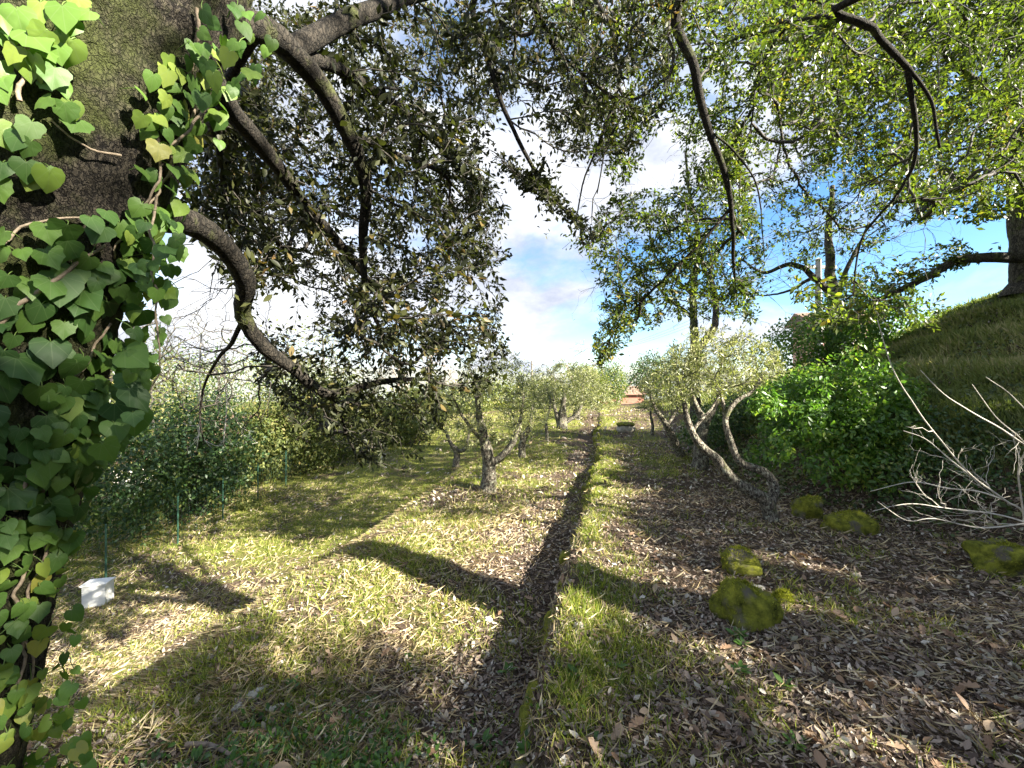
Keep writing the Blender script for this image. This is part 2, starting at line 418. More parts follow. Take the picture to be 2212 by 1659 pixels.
def ground_mat():
    m, N, L, out = mat_new('ground_soil')
    a = attr(N, 'rnd')      # 0 turf ... 1 leaf litter and bare soil
    n1 = noise(N, L, 9, 7, .7); n2 = noise(N, L, 70, 5, .7); n3 = noise(N, L, 1.3, 4)
    soil = ramp(N, [(.3, (.022, .016, .011)), (.5, (.07, .05, .034)), (.68, (.16, .118, .082)), (.8, (.30, .24, .17))]); L.new(n2.outputs['Fac'], soil.inputs['Fac'])
    turf = ramp(N, [(.3, (.04, .05, .012)), (.5, (.11, .125, .024)), (.65, (.20, .20, .045)), (.8, (.34, .29, .13))]); L.new(n2.outputs['Fac'], turf.inputs['Fac'])
    f = math_(N, L, 'ADD', a.outputs['Fac'], math_(N, L, 'MULTIPLY', math_(N, L, 'SUBTRACT', math_(N, L, 'ADD', n1.outputs['Fac'], n3.outputs['Fac']), 1.0), 1.3))
    rr = ramp(N, [(.35, (0, 0, 0)), (.65, (1, 1, 1))]); L.new(f, rr.inputs['Fac'])
    col = mixc(N, L, rr.outputs['Color'], turf.outputs['Color'], soil.outputs['Color'])
    b = N.new('ShaderNodeBsdfPrincipled'); L.new(col, b.inputs['Base Color']); b.inputs['Roughness'].default_value = .95
    b.inputs['Specular IOR Level'].default_value = .15
    bp = N.new('ShaderNodeBump'); bp.inputs['Strength'].default_value = .9; bp.inputs['Distance'].default_value = .03
    L.new(math_(N, L, 'ADD', n2.outputs['Fac'], n1.outputs['Fac']), bp.inputs['Height']); L.new(bp.outputs[0], b.inputs['Normal']); L.new(b.outputs[0], out.inputs['Surface'])
    return m
M['ground'] = ground_mat()

# ------------------------------------------------------------------ terrain
def xprime(X, Y):
    return X - 0.215 * Y + 0.2
def edge_shift(Y):
    return (.28 * fbm(p2(np.zeros_like(Y) + 3.1, Y), .9, 4, 5) + .38 * fbm(p2(np.zeros_like(Y) + 7.7, Y), .28, 2, 6)) * sstep(40, 15, Y)
def foot(Y):
    return np.interp(Y, [-10, 0, 3, 4.6, 6, 9, 20, 60], [5.2, 5.0, 4.7, 4.0, 3.0, 2.7, 2.7, 3.5])
BX = [-400, -60, -25, -12, -7.5, -5.2, -4.05, -3.0, -2.6, -2.0, -1.3, -.9]
BZ = [-14, -8, -3.5, -1.75, -1.38, -1.24, -1.12, -.16, .05, .07, .02, 0]
def zg(X, Y):
    X = np.asarray(X, float); Y = np.asarray(Y, float)
    x = xprime(X, Y)
    e = x + edge_shift(Y)
    k = np.interp(Y, [-20, 7, 14, 30, 60], [1, 1, .62, .25, .1])
    low = np.interp(x, BX, BZ)
    # soften the bank
    low = (low + np.interp(x + .16, BX, BZ) +
           np.interp(x - .16, BX, BZ)) / 3
    step_h = np.interp(Y, [0, 1.2, 2.5, 6, 14, 25, 40], [.05, .12, .30, .26, .12, .04, .0])
    st = sstep(-.16, .03, e)
    z = low * k - step_h * (1 - st) + .05 * np.exp(-((e - .15) / .2) ** 2) * st
    d = x - foot(Y)
    hk = np.interp(Y, [-30, 10, 16, 25, 45, 80], [1, 1, .72, .48, .2, .1])
    hill = np.interp(d, [0, .35, 1.1, 3, 7, 10, 18, 40, 400], [0, .28, 1.15, 1.75, 3.75, 4.55, 5.4, 6, 10])
    hill = (hill + np.interp(d + .3, [0, .35, 1.1, 3, 7, 10, 18, 40, 400], [0, .28, 1.15, 1.75, 3.75, 4.55, 5.4, 6, 10]) + np.interp(d - .3, [0, .35, 1.1, 3, 7, 10, 18, 40, 400], [0, .28, 1.15, 1.75, 3.75, 4.55, 5.4, 6, 10])) / 3
    hill = hill + sstep(1.2, 2.5, d) * .07 * np.sin(2 * math.pi * (d + .5 * fbm(p2(X, Y), .35, 2, 44)) / 1.25) * sstep(30, 15, Y)
    z = z + hill * hk
    z = z - np.interp(Y, [28, 36, 60, 150, 600], [0, .1, 1.2, 5, 20])
    P = p2(X, Y)
    z = z + .10 * fbm(P, .7, 4, 11) + .035 * fbm(P, 5, 3, 12) + .25 * fbm(P, .12, 2, 13) * sstep(5, 15, np.abs(x))
    return z
def litter_mask(X, Y):
    x = xprime(X, Y)
    m = np.interp(x, [-9, -7, -4.6, -3, -2, -1.1, -.7, -.15, .0, .25, .8, 3, 4.5, 6], [.65, .68, .6, .7, .55, .65, .95, .95, .35, .65, .95, 1.05, .9, .45])
    far = sstep(5.0, 9.5, Y)
    m = m * (1 - far) + far * np.interp(x, [-8, -3, -1, -.6, -.15, .1, .8, 2.2, 3.2], [.35, .25, .35, .75, .8, .3, .55, .75, .6])
    m = np.where((x < .4) & (x > -3) & (Y < 2.1), .8, m)
    return np.clip(m + .9 * fbm(p2(X, Y), .9, 4, 21) + .7 * fbm(p2(X, Y), 3.5, 3, 22), 0, 1)

def grow_lines(a, b, fine, coarse_n):
    return None
xl = np.concatenate([-np.geomspace(7, 300, 40)[::-1], np.arange(-6.9, -1.0, .09), np.arange(-1.0, .8, .03), np.arange(.8, 7, .09), np.geomspace(7.1, 300, 45)])
yl = np.concatenate([[-60, -30, -15, -8, -5, -3, -2, -1, -.5], np.arange(0, 6, .05), np.arange(6, 14, .1), np.geomspace(14, 600, 60)])
XP, YY = np.meshgrid(xl, yl)
shear = 0.215 * np.minimum(YY, 60)
XX = XP + shear - .2
ZZ = zg(XX, YY)
gm = MB()
ny, nx = XX.shape
ii = (np.arange(ny - 1)[:, None] * nx + np.arange(nx - 1)[None]).ravel()
gm.add(np.stack([XX, YY, ZZ], -1).reshape(-1, 3), None, np.stack([ii, ii + 1, ii + nx + 1, ii + nx], -1), litter_mask(XX, YY).ravel())
ground = tag(gm.build('ground', M['ground']), 'terraced grassy ground strewn with dead leaves, rising to a bank', kind='structure')

def zn(P):
    """ground normals at points"""
    e = .04
    dx = (zg(P[:, 0] + e, P[:, 1]) - zg(P[:, 0] - e, P[:, 1])) / (2 * e)
    dy = (zg(P[:, 0], P[:, 1] + e) - zg(P[:, 0], P[:, 1] - e)) / (2 * e)
    return unit(np.stack([-dx, -dy, np.ones(len(P))], -1))
def wedge(n, y0, y1, rng, xr=1.46, pad=.6):
    Y = np.sqrt(rng.uniform(y0 ** 2, y1 ** 2, n)); X = rng.uniform(-1, 1, n) * (xr * Y + pad)
    return X, Y

# ------------------------------------------------------------------ ground cover
rng = np.random.default_rng(11)
lit = MB(); grs = MB(); stw = MB(); hgr = MB()
for (y0, y1, n, sc) in ((.9, 3.2, 66000, 1.0), (3.2, 6.5, 80000, 1.2), (6.5, 12, 68000, 1.7), (12, 30, 42000, 3.4)):
    X, Y = wedge(n, y0, y1, rng)
    lm = litter_mask(X, Y); x = xprime(X, Y); d = x - foot(Y)
    onhill = d > .6
    r = rng.random(n)
    Z = zg(X, Y); P = np.stack([X, Y, Z], -1); Nn = zn(P)
    # dead leaves
    k = (r < lm * .95) & (~onhill | (rng.random(n) < .55))
    Pk = P[k]; c = k.sum()
    nr = unit(Nn[k] + .55 * rng.normal(size=(c, 3)))
    ax = np.cross(nr, rdir(c, rng))
    big = rng.random(c) < .35
    sz = rng.uniform(.017, .042, c) * sc
    Pk = Pk + nr * (rng.random(c) * .012)[:, None]
    leaves(lit, CURL if y1 < 4 else (SMALL if y1 < 7 else QUAD), Pk[big], ax[big], nr[big], sz[big] * 1.35, rng.random(big.sum()))
    leaves(lit, SMALL if y1 < 4 else QUAD, Pk[~big], ax[~big], nr[~big], sz[~big], rng.random((~big).sum()))
    # straw
    k = (rng.random(n) < np.where(x < -.9, .45, .13) * (1 if y1 < 7 else .6)) & ~onhill
    c = k.sum(); nr = unit(Nn[k] + .25 * rng.normal(size=(c, 3))); ax = np.cross(nr, rdir(c, rng))
    bank = (x[k] < -2.2) & (x[k] > -5)
    ax[bank] = unit(np.stack([-np.ones(bank.sum()), .25 * rng.normal(size=bank.sum()), -.42 + .12 * rng.normal(size=bank.sum())], -1))
    leaves(stw, BLADE2, P[k] + nr * .012, ax, nr, rng.uniform(.04, .12, c) * sc ** .7, rng.random(c), .2 * sc ** .5)
    # grass
    clump = vnoise(p2(X, Y), 2.3, 31) * .6 + vnoise(p2(X, Y), 9, 32) * .4
    k = (r > lm * 1.0) & (clump > .38) & ~onhill
    c = k.sum(); up = unit(np.stack([rng.normal(0, .45, c), rng.normal(0, .45, c), np.ones(c)], -1))
    gsize = rng.uniform(.03, .075, c) * sc ** .75
    # every tuft holds several blades
    for q in range(3 if y1 < 12 else 2):
        u2 = unit(up + .5 * rng.normal(size=(c, 3)) * np.array([1, 1, .2]))
        off = rng.normal(0, .018 * sc, (c, 3)) * np.array([1, 1, 0])
        pp = P[k] + off; pp[:, 2] = zg(pp[:, 0], pp[:, 1]) - .004
        leaves(grs, BLADE if y1 < 7 else BLADE2, pp, u2, rdir(c, rng), gsize * rng.uniform(.7, 1.2, c), np.clip(rng.normal(.55, .26, c), 0, 1), .9)
    # the hill's short rough sward
    k = onhill & (clump > .3); c = k.sum()
    for q in range(2):
        u2 = unit(np.stack([rng.normal(-.25, .5, c), rng.normal(0, .5, c), np.ones(c)], -1))
        pp = P[k] + rng.normal(0, .05, (c, 3)) * np.array([1, 1, 0]); pp[:, 2] = zg(pp[:, 0], pp[:, 1]) - .004
        leaves(hgr, BLADE2, pp, u2, rdir(c, rng), rng.uniform(.06, .15, c) * sc ** .6 * (.6 + 1.0 * vnoise(pp, 1.1, 8)), np.clip(rng.random(c) * .6 + 1.4 * fbm(pp, .8, 3, 9) + .25, 0, 1), 1.5)
# long tufts along the terrace edge and here and there
def tuft(X, Y, n, h, spread):
    pp = np.stack([X + rng.normal(0, spread, n), Y + rng.normal(0, spread, n), np.zeros(n)], -1); pp[:, 2] = zg(pp[:, 0], pp[:, 1]) - .005
    u2 = unit(np.stack([rng.normal(0, .4, n), rng.normal(0, .4, n), np.ones(n)], -1))
    leaves(grs, BLADE, pp, u2, rdir(n, rng), rng.uniform(.5, 1.1, n) * h, np.clip(rng.normal(.45, .25, n), 0, 1), .55)
for Y in np.arange(1.7, 12, .05):
    for q in range(3):
        xo = rng.uniform(-.03, .45)
        if rng.random() < (.9 if 2.1 < Y < 3.7 else .22): tuft(.215 * Y - .2 + xo, Y + rng.normal(0, .05), 16, .11 if Y < 3.7 else .075, .04)
for q in range(120):
    X, Y = wedge(1, 1.8, 7, rng); tuft(X[0], Y[0], 12, rng.uniform(.05, .12), .025)
tag(lit.build('leaf_litter', M['litter']), 'dry brown leaf litter lying over the whole ground', 'leaf litter', kind='stuff')
tag(stw.build('dry_straw', M['straw']), 'pale dry grass stalks lying on bank and path', 'straw', kind='stuff')
tag(grs.build('grass', M['grass']), 'short green and yellowed grass in tufts on the terraces', 'grass', kind='stuff')
tag(hgr.build('hill_grass', M['hill_grass']), 'dark rough grass covering the hillside', 'grass', kind='stuff')

# single fallen oak leaves that can be picked out
lm_me = []
for q in range(6):
    b = MB(); leaves(b, LOBED if q < 4 else OVAL, np.zeros((1, 3)), np.array([[0, 1., 0]]), np.array([[0, 0, 1.]]), [1.], [[.1, .35, .55, .8, .5, .95][q]])
    lm_me.append(b.mesh('fallen_leaf', M['bright_oak_leaf']))
rng = np.random.default_rng(5)
cnt = 0
while cnt < 290:
    Y = 1.7 + 3.2 * rng.random() ** 1.3; X = rng.uniform(-.9, 1.25) * Y
    x = xprime(X, Y)
    if x < -.2 and rng.random() < .55: continue
    if x - foot(Y) > .2 or x < -2.5: continue
    o = link('fallen_leaf', lm_me[rng.integers(6)], ground)
    n = unit(zn(np.array([[X, Y, 0.]]))[0] + .38 * rng.normal(size=3))
    o.location = (X, Y, float(zg(X, Y)) + .024)
    o.rotation_mode = 'QUATERNION'
    qd = Vector(n).to_track_quat('Z', 'Y')
    from mathutils import Quaternion
    o.rotation_quaternion = qd @ Quaternion((0, 0, 1), rng.uniform(0, 6.28))
    s = rng.uniform(.055, .10); o.scale = (s, s, s * rng.uniform(.8, 2.0))
    cnt += 1

# sticks
def stick(X, Y, a, ln, r, bend):
    t = np.linspace(0, 1, 7)
    px = X + np.cos(a) * ln * (t - .5) - np.sin(a) * bend * np.sin(t * 3.1); py = Y + np.sin(a) * ln * (t - .5) + np.cos(a) * bend * np.sin(t * 3.1)
    pz = zg(px, py) + .014 + r + .012 * np.sin(t * 5 + a)
    b = MB(); tube(b, np.stack([px, py, pz], -1), r * np.linspace(1, .5, 7), 6)
    return b.build('stick', M['stick'])
for q in range(46):
    Y = 1.75 + 2.2 * rng.random(); X = rng.uniform(-.85, .9) * Y
    if xprime(X, Y) < -2: continue
    tag(stick(X, Y, rng.uniform(0, 3.14), rng.uniform(.12, .42), rng.uniform(.0025, .006), rng.normal(0, .03)),
        'thin dry stick lying among the dead leaves', 'stick', 'dry sticks on the ground')
tag(stick(-1.42, 2.05, -.25, .34, .014, .02), 'thick pale broken stick on the shaded soil near the ivy trunk', 'stick', 'dry sticks on the ground')
twg = MB()
X, Y = wedge(2600, 1.6, 5.5, rng)
ok = xprime(X, Y) - foot(Y) < .3; X, Y = X[ok], Y[ok]; n = len(X)
a = rng.uniform(0, 6.28, n)[:, None]; ln = rng.uniform(.05, .2, n)[:, None]; bx = rng.normal(0, .02, n)[:, None]; t = np.linspace(-.5, .5, 4)[None]
px = X[:, None] + np.cos(a) * ln * t - np.sin(a) * bx * (1 - 4 * t * t); py = Y[:, None] + np.sin(a) * ln * t + np.cos(a) * bx * (1 - 4 * t * t)
pz = zg(px, py) + .012 + rng.random((n, 1)) * .012
for q in range(n):
    tube(twg, np.stack([px[q], py[q], pz[q]], -1), rng.uniform(.0010, .0024), 3)
tag(twg.build('fallen_twigs', M['stick']), 'litter of thin fallen twigs over the terrace floor', 'twigs', kind='stuff')

# ------------------------------------------------------------------ rocks
def rock(loc, size, seed, name='boulder', mat=None, rough=.55, sub=24):
    u = np.linspace(0, 2 * math.pi, sub * 2, endpoint=False); v = np.linspace(.0, math.pi, sub)
    U, W = np.meshgrid(u, v)
    D = np.stack([np.cos(U) * np.sin(W), np.sin(U) * np.sin(W), np.cos(W)], -1)
    q = np.sign(D) * np.abs(D) ** .8
    r = 1 + rough * 2 * fbm(D + seed * 3.7, 1.3, 4, seed) + .05 * fbm(D + seed, 9, 2, seed + 3)
    V = (q * r[..., None] * np.array(size)).reshape(-1, 3)
    n = sub * 2
    i = np.arange(sub - 1)[:, None] * n; j = np.arange(n)[None]; j2 = (j + 1) % n
    b = MB(); b.add(V + np.array(loc), None, np.stack([i + j, i + n + j, i + n + j2, i + j2], -1).reshape(-1, 4))
    return b, V + np.array(loc)
def boulder(u, v, Y, size, seed, label, moss=True, group=None, lift=.25):
    p = at(u, v, Y); p[2] = zg(p[0], p[1]) + size[2] * lift
    t = thing('boulder', label, 'boulder', group)
    b, V = rock(p, size, seed)
    b.build('stone_body', M['moss'] if moss else M['stone'], t)
    if moss:
        f = MB(); rg = np.random.default_rng(seed)
        k = rg.integers(0, len(V), 3400); nn = unit(V[k] - p)
        ok = nn[:, 2] > -.1
        ok &= fbm(V[k], 7, 3, seed) > -.12
        k = k[ok]; nn = nn[ok]
        leaves(f, BLADE, V[k] + rg.normal(0, .006, (len(k), 3)), unit(nn + .6 * rg.normal(size=nn.shape)), rdir(len(k), rg), rg.uniform(.010, .026, len(k)), rg.random(len(k)), 2.0)
        tag(f.build('moss', M['moss_tuft'], t), kind='stuff')
    return t
boulder(1610, 1300, 2.95, (.19, .15, .20), 3, 'bright green mossy boulder sitting in brown leaf litter')
boulder(1598, 1200, 3.7, (.14, .11, .14), 5, 'small mossy rock overgrown with grass behind the bright mossy boulder', lift=.3)
boulder(1690, 1275, 3.15, (.055, .045, .06), 8, 'small dark stone leaning beside the bright mossy boulder')
boulder(2170, 1200, 3.75, (.24, .18, .16), 9, 'large dark mossy boulder below the pale bare twigs', lift=.35)
boulder(1835, 1130, 4.7, (.24, .16, .17), 12, 'low brown mossy boulder at the foot of the ivy bank', lift=.2)
boulder(1745, 1075, 5.2, (.15, .12, .16), 14, 'tall brown boulder between the leaning olive and ivy bush', lift=.4)
boulder(1640, 1255, 3.35, (.045, .035, .028), 18, 'pale flat stone between two mossy rocks', moss=False)
for k, (u, v, Y, s) in enumerate(((545, 1440, 2.5, .035), (585, 1455, 2.4, .028), (515, 1465, 2.4, .03), (560, 1420, 2.55, .026))):
    boulder(u, v, Y, (s, s * .8, s * .6), 30 + k, 'cream rubble stone lying in the sunny grass below the bank crest', moss=False, group='cream rubble stones in the grass', lift=.5)
for k, (u, v) in enumerate(((1055, 1315), (1110, 1365), (1440, 1405), (1850, 1300), (1250, 1440))):
    Y = 1.8 * FPX / (v - 829.5)
    boulder(u, v, Y, (.03, .025, .018), 40 + k, 'little pale pebble lying loose on the leaf litter', moss=False, group='loose pale pebbles', lift=.6)

# rough mossy stones that hold the terrace edge
edge = thing('terrace_edging', 'rough line of mossy stones holding the grassy step along the path', 'stone edging')
rng = np.random.default_rng(3)
Yc = 1.9
q = 0
while Yc < 17:
    s = rng.uniform(.05, .10) * (1 + .02 * Yc)
    X = .215 * Yc - .2 - float(edge_shift(np.array([Yc]))[0]) - .05 + rng.normal(0, .025)
    base = zg(X - .12, Yc)
    b, _ = rock((X, Yc, base + s * rng.uniform(.5, 1.5)), (s * rng.uniform(.6, 1.), s * rng.uniform(.9, 1.6), s * rng.uniform(.7, 1.1)), 60 + q, rough=.4, sub=9)
    b.build('stone', M['moss'], edge)
    Yc += s * rng.uniform(1.6, 4.5); q += 1

# ------------------------------------------------------------------ trees
class Skel:
    """limbs given by hand, then twigs grown towards target points from the nearest wood"""
    def __init__(self):
        self.P = np.zeros((400000, 3)); self.par = np.full(400000, -1); self.n = 0; self.paths = []; self.minr = np.zeros(400000); self.D = np.zeros((400000, 3)); self.is_limb = np.zeros(400000, bool)
    def _push(self, P, parent, minr):
        m = len(P); a = self.n
        self.P[a:a + m] = P; self.par[a] = parent
        self.par[a + 1:a + m] = np.arange(a, a + m - 1)
        self.minr[a:a + m] = minr
        self.is_limb[a:a + m] = np.max(minr) > 0
        g = np.gradient(np.vstack([self.P[parent], P]) if parent >= 0 else P, axis=0)
        self.D[a:a + m] = unit(g[1:] if parent >= 0 else g)
        self.n += m
        return np.arange(a, a + m)
    def limb(self, pts, r0, r1, step=.08, attach=False, wob=.0, seed=0):
        P = smooth_path(pts, step)
        if wob:
            w = np.stack([fbm(P + 10 * k, 2.2, 3, seed + k) for k in range(3)], -1)
            t = np.linspace(0, 1, len(P))[:, None]
            P = P + w * wob * np.minimum(1, t * 6)
        par = -1
        if attach and self.n:
            par = int(np.argmin(np.sum((self.P[:self.n] - P[0]) ** 2, 1)))
        ids = self._push(P, par, np.linspace(r0, r1, len(P)))
        self.paths.append((np.concatenate([[par], ids]) if par >= 0 else ids, True))
        return ids
    def grow(self, T, step=.09, sag=.0, jit=.35, rng=RNG, up=2):
        base = self.P[:self.n].copy()
        d = np.array([np.min(np.sum((base - t) ** 2, 1)) for t in T])
        tips = []
        for t in T[np.argsort(d)]:
            V = t - self.P[:self.n]; dd = np.sum(V * V, 1)
            co = np.sum(V * self.D[:self.n], 1) / np.sqrt(dd + 1e-9)
            k = int(np.argmin(dd * (1.9 - 1.3 * co)))
            for _ in range(up):
                p = self.par[k]
                if p >= 0 and dd[p] < dd[k] * 1.6 + .01: k = p
            D = t - self.P[k]; L = np.linalg.norm(D)
            if L < 1e-4: continue
            n = max(3, int(L / step))
            p = self.par[k]
            fwd = unit(self.P[k] - self.P[p]) if p >= 0 else unit(D)
            c = self.P[k] + D * .45 + fwd * L * .22 + rng.normal(0, .07 * L, 3) + np.array([0, 0, sag * L])
            s = np.linspace(0, 1, n + 1)[1:, None]
            Q = (1 - s) ** 2 * self.P[k] + 2 * s * (1 - s) * c + s ** 2 * t
            Q = Q + rng.normal(0, 1, Q.shape) * step * jit * .35
            ids = self._push(Q, k, 0)
            self.paths.append((np.concatenate([[k], ids]), False))
            tips.append((ids[-1], unit(Q[-1] - Q[max(-3, -len(Q))])))
        self.tips = np.array([a for a, _ in tips]); self.tdir = np.array([b for _, b in tips])
        return self
    def radii(self, tip=.0016, ex=.46, cap=1.):
        cnt = np.zeros(self.n); hasch = np.zeros(self.n, bool)
        pr = self.par[:self.n]; hasch[pr[pr >= 0]] = True
        cnt[~hasch] = 1
        for i in range(self.n - 1, -1, -1):
            if pr[i] >= 0: cnt[pr[i]] += cnt[i]
        mr = self.minr[:self.n]; R = np.minimum(tip * cnt ** ex, cap)
        self.R = np.where(self.is_limb[:self.n], np.clip(R, mr, 1.4 * mr + .002), np.minimum(R, .022))
        return self
    def twig_mesh(self, lump=0):
        b = MB()
        for ids, lb in self.paths:
            if lb: continue
            R = self.R[ids].copy(); R[0] = min(R[0], R[1] * 1.25)
            tube(b, self.P[ids], R, 3 if R[1] < .004 else (4 if R[1] < .012 else 6), rnd=0)
        return b
    def limb_meshes(self, seg=12, lump=.12):
        out = []
        for ids, lb in self.paths:
            if not lb: continue
            R = self.R[ids].copy(); R[0] = min(R[0], R[1] * 1.3) if len(R) > 1 else R[0]
            b = MB(); tube(b, self.P[ids], R, seg, lump=lump, seed=len(out)); out.append(b)
        return out

def in_poly(u, v, poly):
    c = np.zeros(len(u), bool); j = len(poly) - 1
    for i in range(len(poly)):
        xi, yi = poly[i]; xj, yj = poly[j]
        c ^= ((yi > v) != (yj > v)) & (u < (xj - xi) * (v - yi) / (yj - yi + 1e-9) + xi); j = i
    return c
def cloud(n, poly, Y0, Y1, rng, clump=.0, cs=1.4, seed=0):
    """points through the volume that the outline poly encloses between two distances"""
    pl = np.array(poly, float); out = np.zeros((0, 3)); lo = pl.min(0); hi = pl.max(0)
    tries = 0
    while len(out) < n and tries < 60:
        tries += 1
        u = rng.uniform(lo[0], hi[0], n * 2); v = rng.uniform(lo[1], hi[1], n * 2); Y = rng.uniform(Y0, Y1, n * 2)
        k = in_poly(u, v, poly); u, v, Y = u[k], v[k], Y[k]
        P = np.stack([(u - 1106) / FPX * Y, Y, EYE - (v - 829.5) / FPX * Y], -1)
        if clump: P = P[fbm(P, cs, 3, seed) > -.22 + clump * .3 - .1]
        P = P[P[:, 2] > zg(P[:, 0], P[:, 1]) + .25]
        out = np.vstack([out, P])
    return out[:n]
def sun_gap(P, X0=-2.1, X1=1.0, Y0=2.5, Y1=9.2):
    """thin the foliage between the sun and the open grass beside the path, a gap shaped in to let sunlight reach it"""
    k = np.ones(len(P), bool); h = SUN_DIR[:2] / SUN_DIR[2]
    for zt in (-.2, .8, 1.8):
        q = P[:, :2] - h * (P[:, 2] - zt)[:, None]
        k &= ~((q[:, 0] > X0) & (q[:, 0] < X1) & (q[:, 1] > Y0) & (q[:, 1] < Y1) & (P[:, 2] > zt))
    return k | (vnoise(P, 1.7, 91) > .80)
def blob(n, c, r, rng, shell=.35):
    d = rdir(n, rng); q = rng.random(n) ** shell
    return np.array(c) + d * q[:, None] * np.array(r)

def sprays(mb, sk, per, length, size, rng, tmpl, spread=.5, down=.25, near=None, near_mesh=None, rlo=0., rhi=1., parent=None, width=1.):
    """leaves along the last stretch of each twig"""
    tp = sk.P[sk.tips]; td = sk.tdir; n = len(tp)
    pos = []; ax = []
    for q in range(per):
        t = rng.random(n) ** 1.2 * length
        side = rdir(n, rng)
        side = unit(side - np.sum(side * td, -1, keepdims=True) * td * .6)
        pos.append(tp - td * t[:, None] + side * rng.uniform(.0, .03, n)[:, None])
        a = td * rng.uniform(.2, 1., n)[:, None] + side * spread * rng.uniform(.6, 1.6, n)[:, None] + np.array([0, 0, -down])
        ax.append(unit(a))
    pos = np.vstack(pos); ax = np.vstack(ax); N = len(pos)
    nr = unit(rdir(N, rng) * .8 + np.array([0, 0, .75]))
    sz = rng.uniform(size[0], size[1], N); rd = rlo + (rhi - rlo) * rng.random(N)
    sz = sz * np.where(pos[:, 2] - EYE > .95 * np.maximum(pos[:, 1], .1), 1.9, 1.)  # leaves above the view are enlarged so the unseen crown shades more
    clp = fbm(pos, .9, 2, 77)
    rd = np.clip(rd + clp * .5, 0, 1)
    if near:
        dist = np.linalg.norm(pos - np.array([0, 0, EYE]), axis=1)
        vis = (pos[:, 1] > .5) & (np.abs(pos[:, 0]) < 1.19 * pos[:, 1]) & (np.abs(pos[:, 2] - EYE) < .89 * pos[:, 1])
        sc = np.where(vis, sz / dist, 0); pick = np.argsort(-sc)[:near]
        msk = np.ones(N, bool); msk[pick] = False
        for i in pick:
            o = link('leaf', near_mesh[rng.integers(len(near_mesh))], parent)
            y = ax[i]; z = nr[i] - np.dot(nr[i], y) * y; z /= np.linalg.norm(z); x = np.cross(y, z)
            o.rotation_mode = 'QUATERNION'
            from mathutils import Matrix
            o.rotation_quaternion = Matrix((x, y, z)).transposed().to_quaternion()
            o.location = pos[i]; o.scale = (sz[i],) * 3
        pos, ax, nr, sz, rd = pos[msk], ax[msk], nr[msk], sz[msk], rd[msk]
    leaves(mb, tmpl, pos, ax, nr, sz, rd, width)

def leaf_meshes(tmpl, mat, vals):
    out = []
    for x in vals:
        b = MB(); leaves(b, tmpl, np.zeros((1, 3)), np.array([[0, 1., 0]]), np.array([[0, 0, 1.]]), [1.], [x]); out.append(b.mesh('leaf', mat))
    return out

# --- the ivy-clad oak whose trunk fills the near side
AX = np.array([(-2.22, 1.30, -.75), (-2.10, 1.32, .0), (-1.97, 1.35, .5), (-1.83, 1.37, 1.2), (-1.69, 1.40, 1.9), (-1.55, 1.43, 2.36), (-1.42, 1.47, 2.8), (-1.2, 1.55, 3.3), (-1.0, 1.62, 4.1), (-.95, 1.6, 5.2)])
AR = np.array([.52, .38, .34, .325, .325, .33, .34, .28, .19, .10])
def trunk_mesh(axis, rad, seg, step, amp, seed, plates=True):
    A = smooth_path(np.column_stack([axis, rad]), step)
    P, R = A[:, :3], A[:, 3]
    T = unit(np.gradient(P, axis=0)); ref = np.array([1., 0, 0])
    Nn = unit(ref - (T @ ref)[:, None] * T); Bn = np.cross(T, Nn)
    a = np.arange(seg) * 2 * math.pi / seg
    D = Nn[:, None] * np.cos(a)[None, :, None] + Bn[:, None] * np.sin(a)[None, :, None]
    V0 = P[:, None] + D * R[:, None, None]
    q = V0 * np.array([1, 1, .5])
    ridge = 1 - np.abs(2 * (vnoise(q, 26, seed) - .5)) * 1.0
    h = amp * (2.2 * fbm(V0, 3.2, 3, seed + 1) + .50 * (ridge - .6) + .5 * fbm(q, 60, 3, seed + 2))
    flute = .05 * np.sin(a * 5 + 1.0)[None] * np.linspace(1, .3, len(P))[:, None] * R[:, None]
    V = P[:, None] + D * (R[:, None] + h + flute)[..., None]
    n = len(P); i = np.arange(n - 1)[:, None] * seg; j = np.arange(seg)[None]; j2 = (j + 1) % seg
    b = MB(); b.add(V.reshape(-1, 3), None, np.stack([i + j, i + j2, i + seg + j2, i + seg + j], -1).reshape(-1, 4))
    return b
oak = thing('oak_tree', 'huge ivy-clad oak trunk with long dark limbs drooping over the path', 'tree', 'evergreen oaks')
trunk_mesh(AX, AR, 220, .015, .030, 4).build('trunk', M['oak_bark'], oak)
rng = np.random.default_rng(21)
sk = Skel()
sk._push(smooth_path(AX[3:], .1), -1, .0)
L_ = sk.limb
L_(ats([(380, 20, 1.5), (560, 60, 1.8), (630, 110, 2.0), (700, 190, 2.2), (755, 290, 2.4), (790, 400, 2.6), (782, 520, 2.8), (790, 640, 3.0), (830, 730, 3.2)]), .066, .010, attach=True, wob=.05, seed=1)
L_(ats([(420, 120, 1.55), (500, 240, 1.9), (570, 330, 2.2), (650, 430, 2.5), (735, 530, 2.8), (790, 600, 3.1), (880, 690, 3.4), (950, 760, 3.7)]), .050, .008, attach=True, wob=.05, seed=2)
L_(ats([(620, 110, 1.98), (700, 75, 2.2), (800, 25, 2.5), (920, -20, 2.9), (1080, -60, 3.4)]), .050, .030, attach=True, wob=.04, seed=3)
L_(ats([(330, 470, 1.62), (410, 480, 1.8), (480, 530, 2.0), (530, 605, 2.2), (524, 680, 2.35), (570, 750, 2.5), (640, 800, 2.7), (700, 850, 2.85), (765, 838, 3.0), (850, 820, 3.3), (960, 820, 3.7)]), .058, .010, attach=True, wob=.03, seed=4)
L_(ats([(705, 850, 2.85), (720, 870, 3.0), (745, 930, 3.2), (770, 990, 3.4)]), .02, .004, attach=True, wob=.04, seed=5)
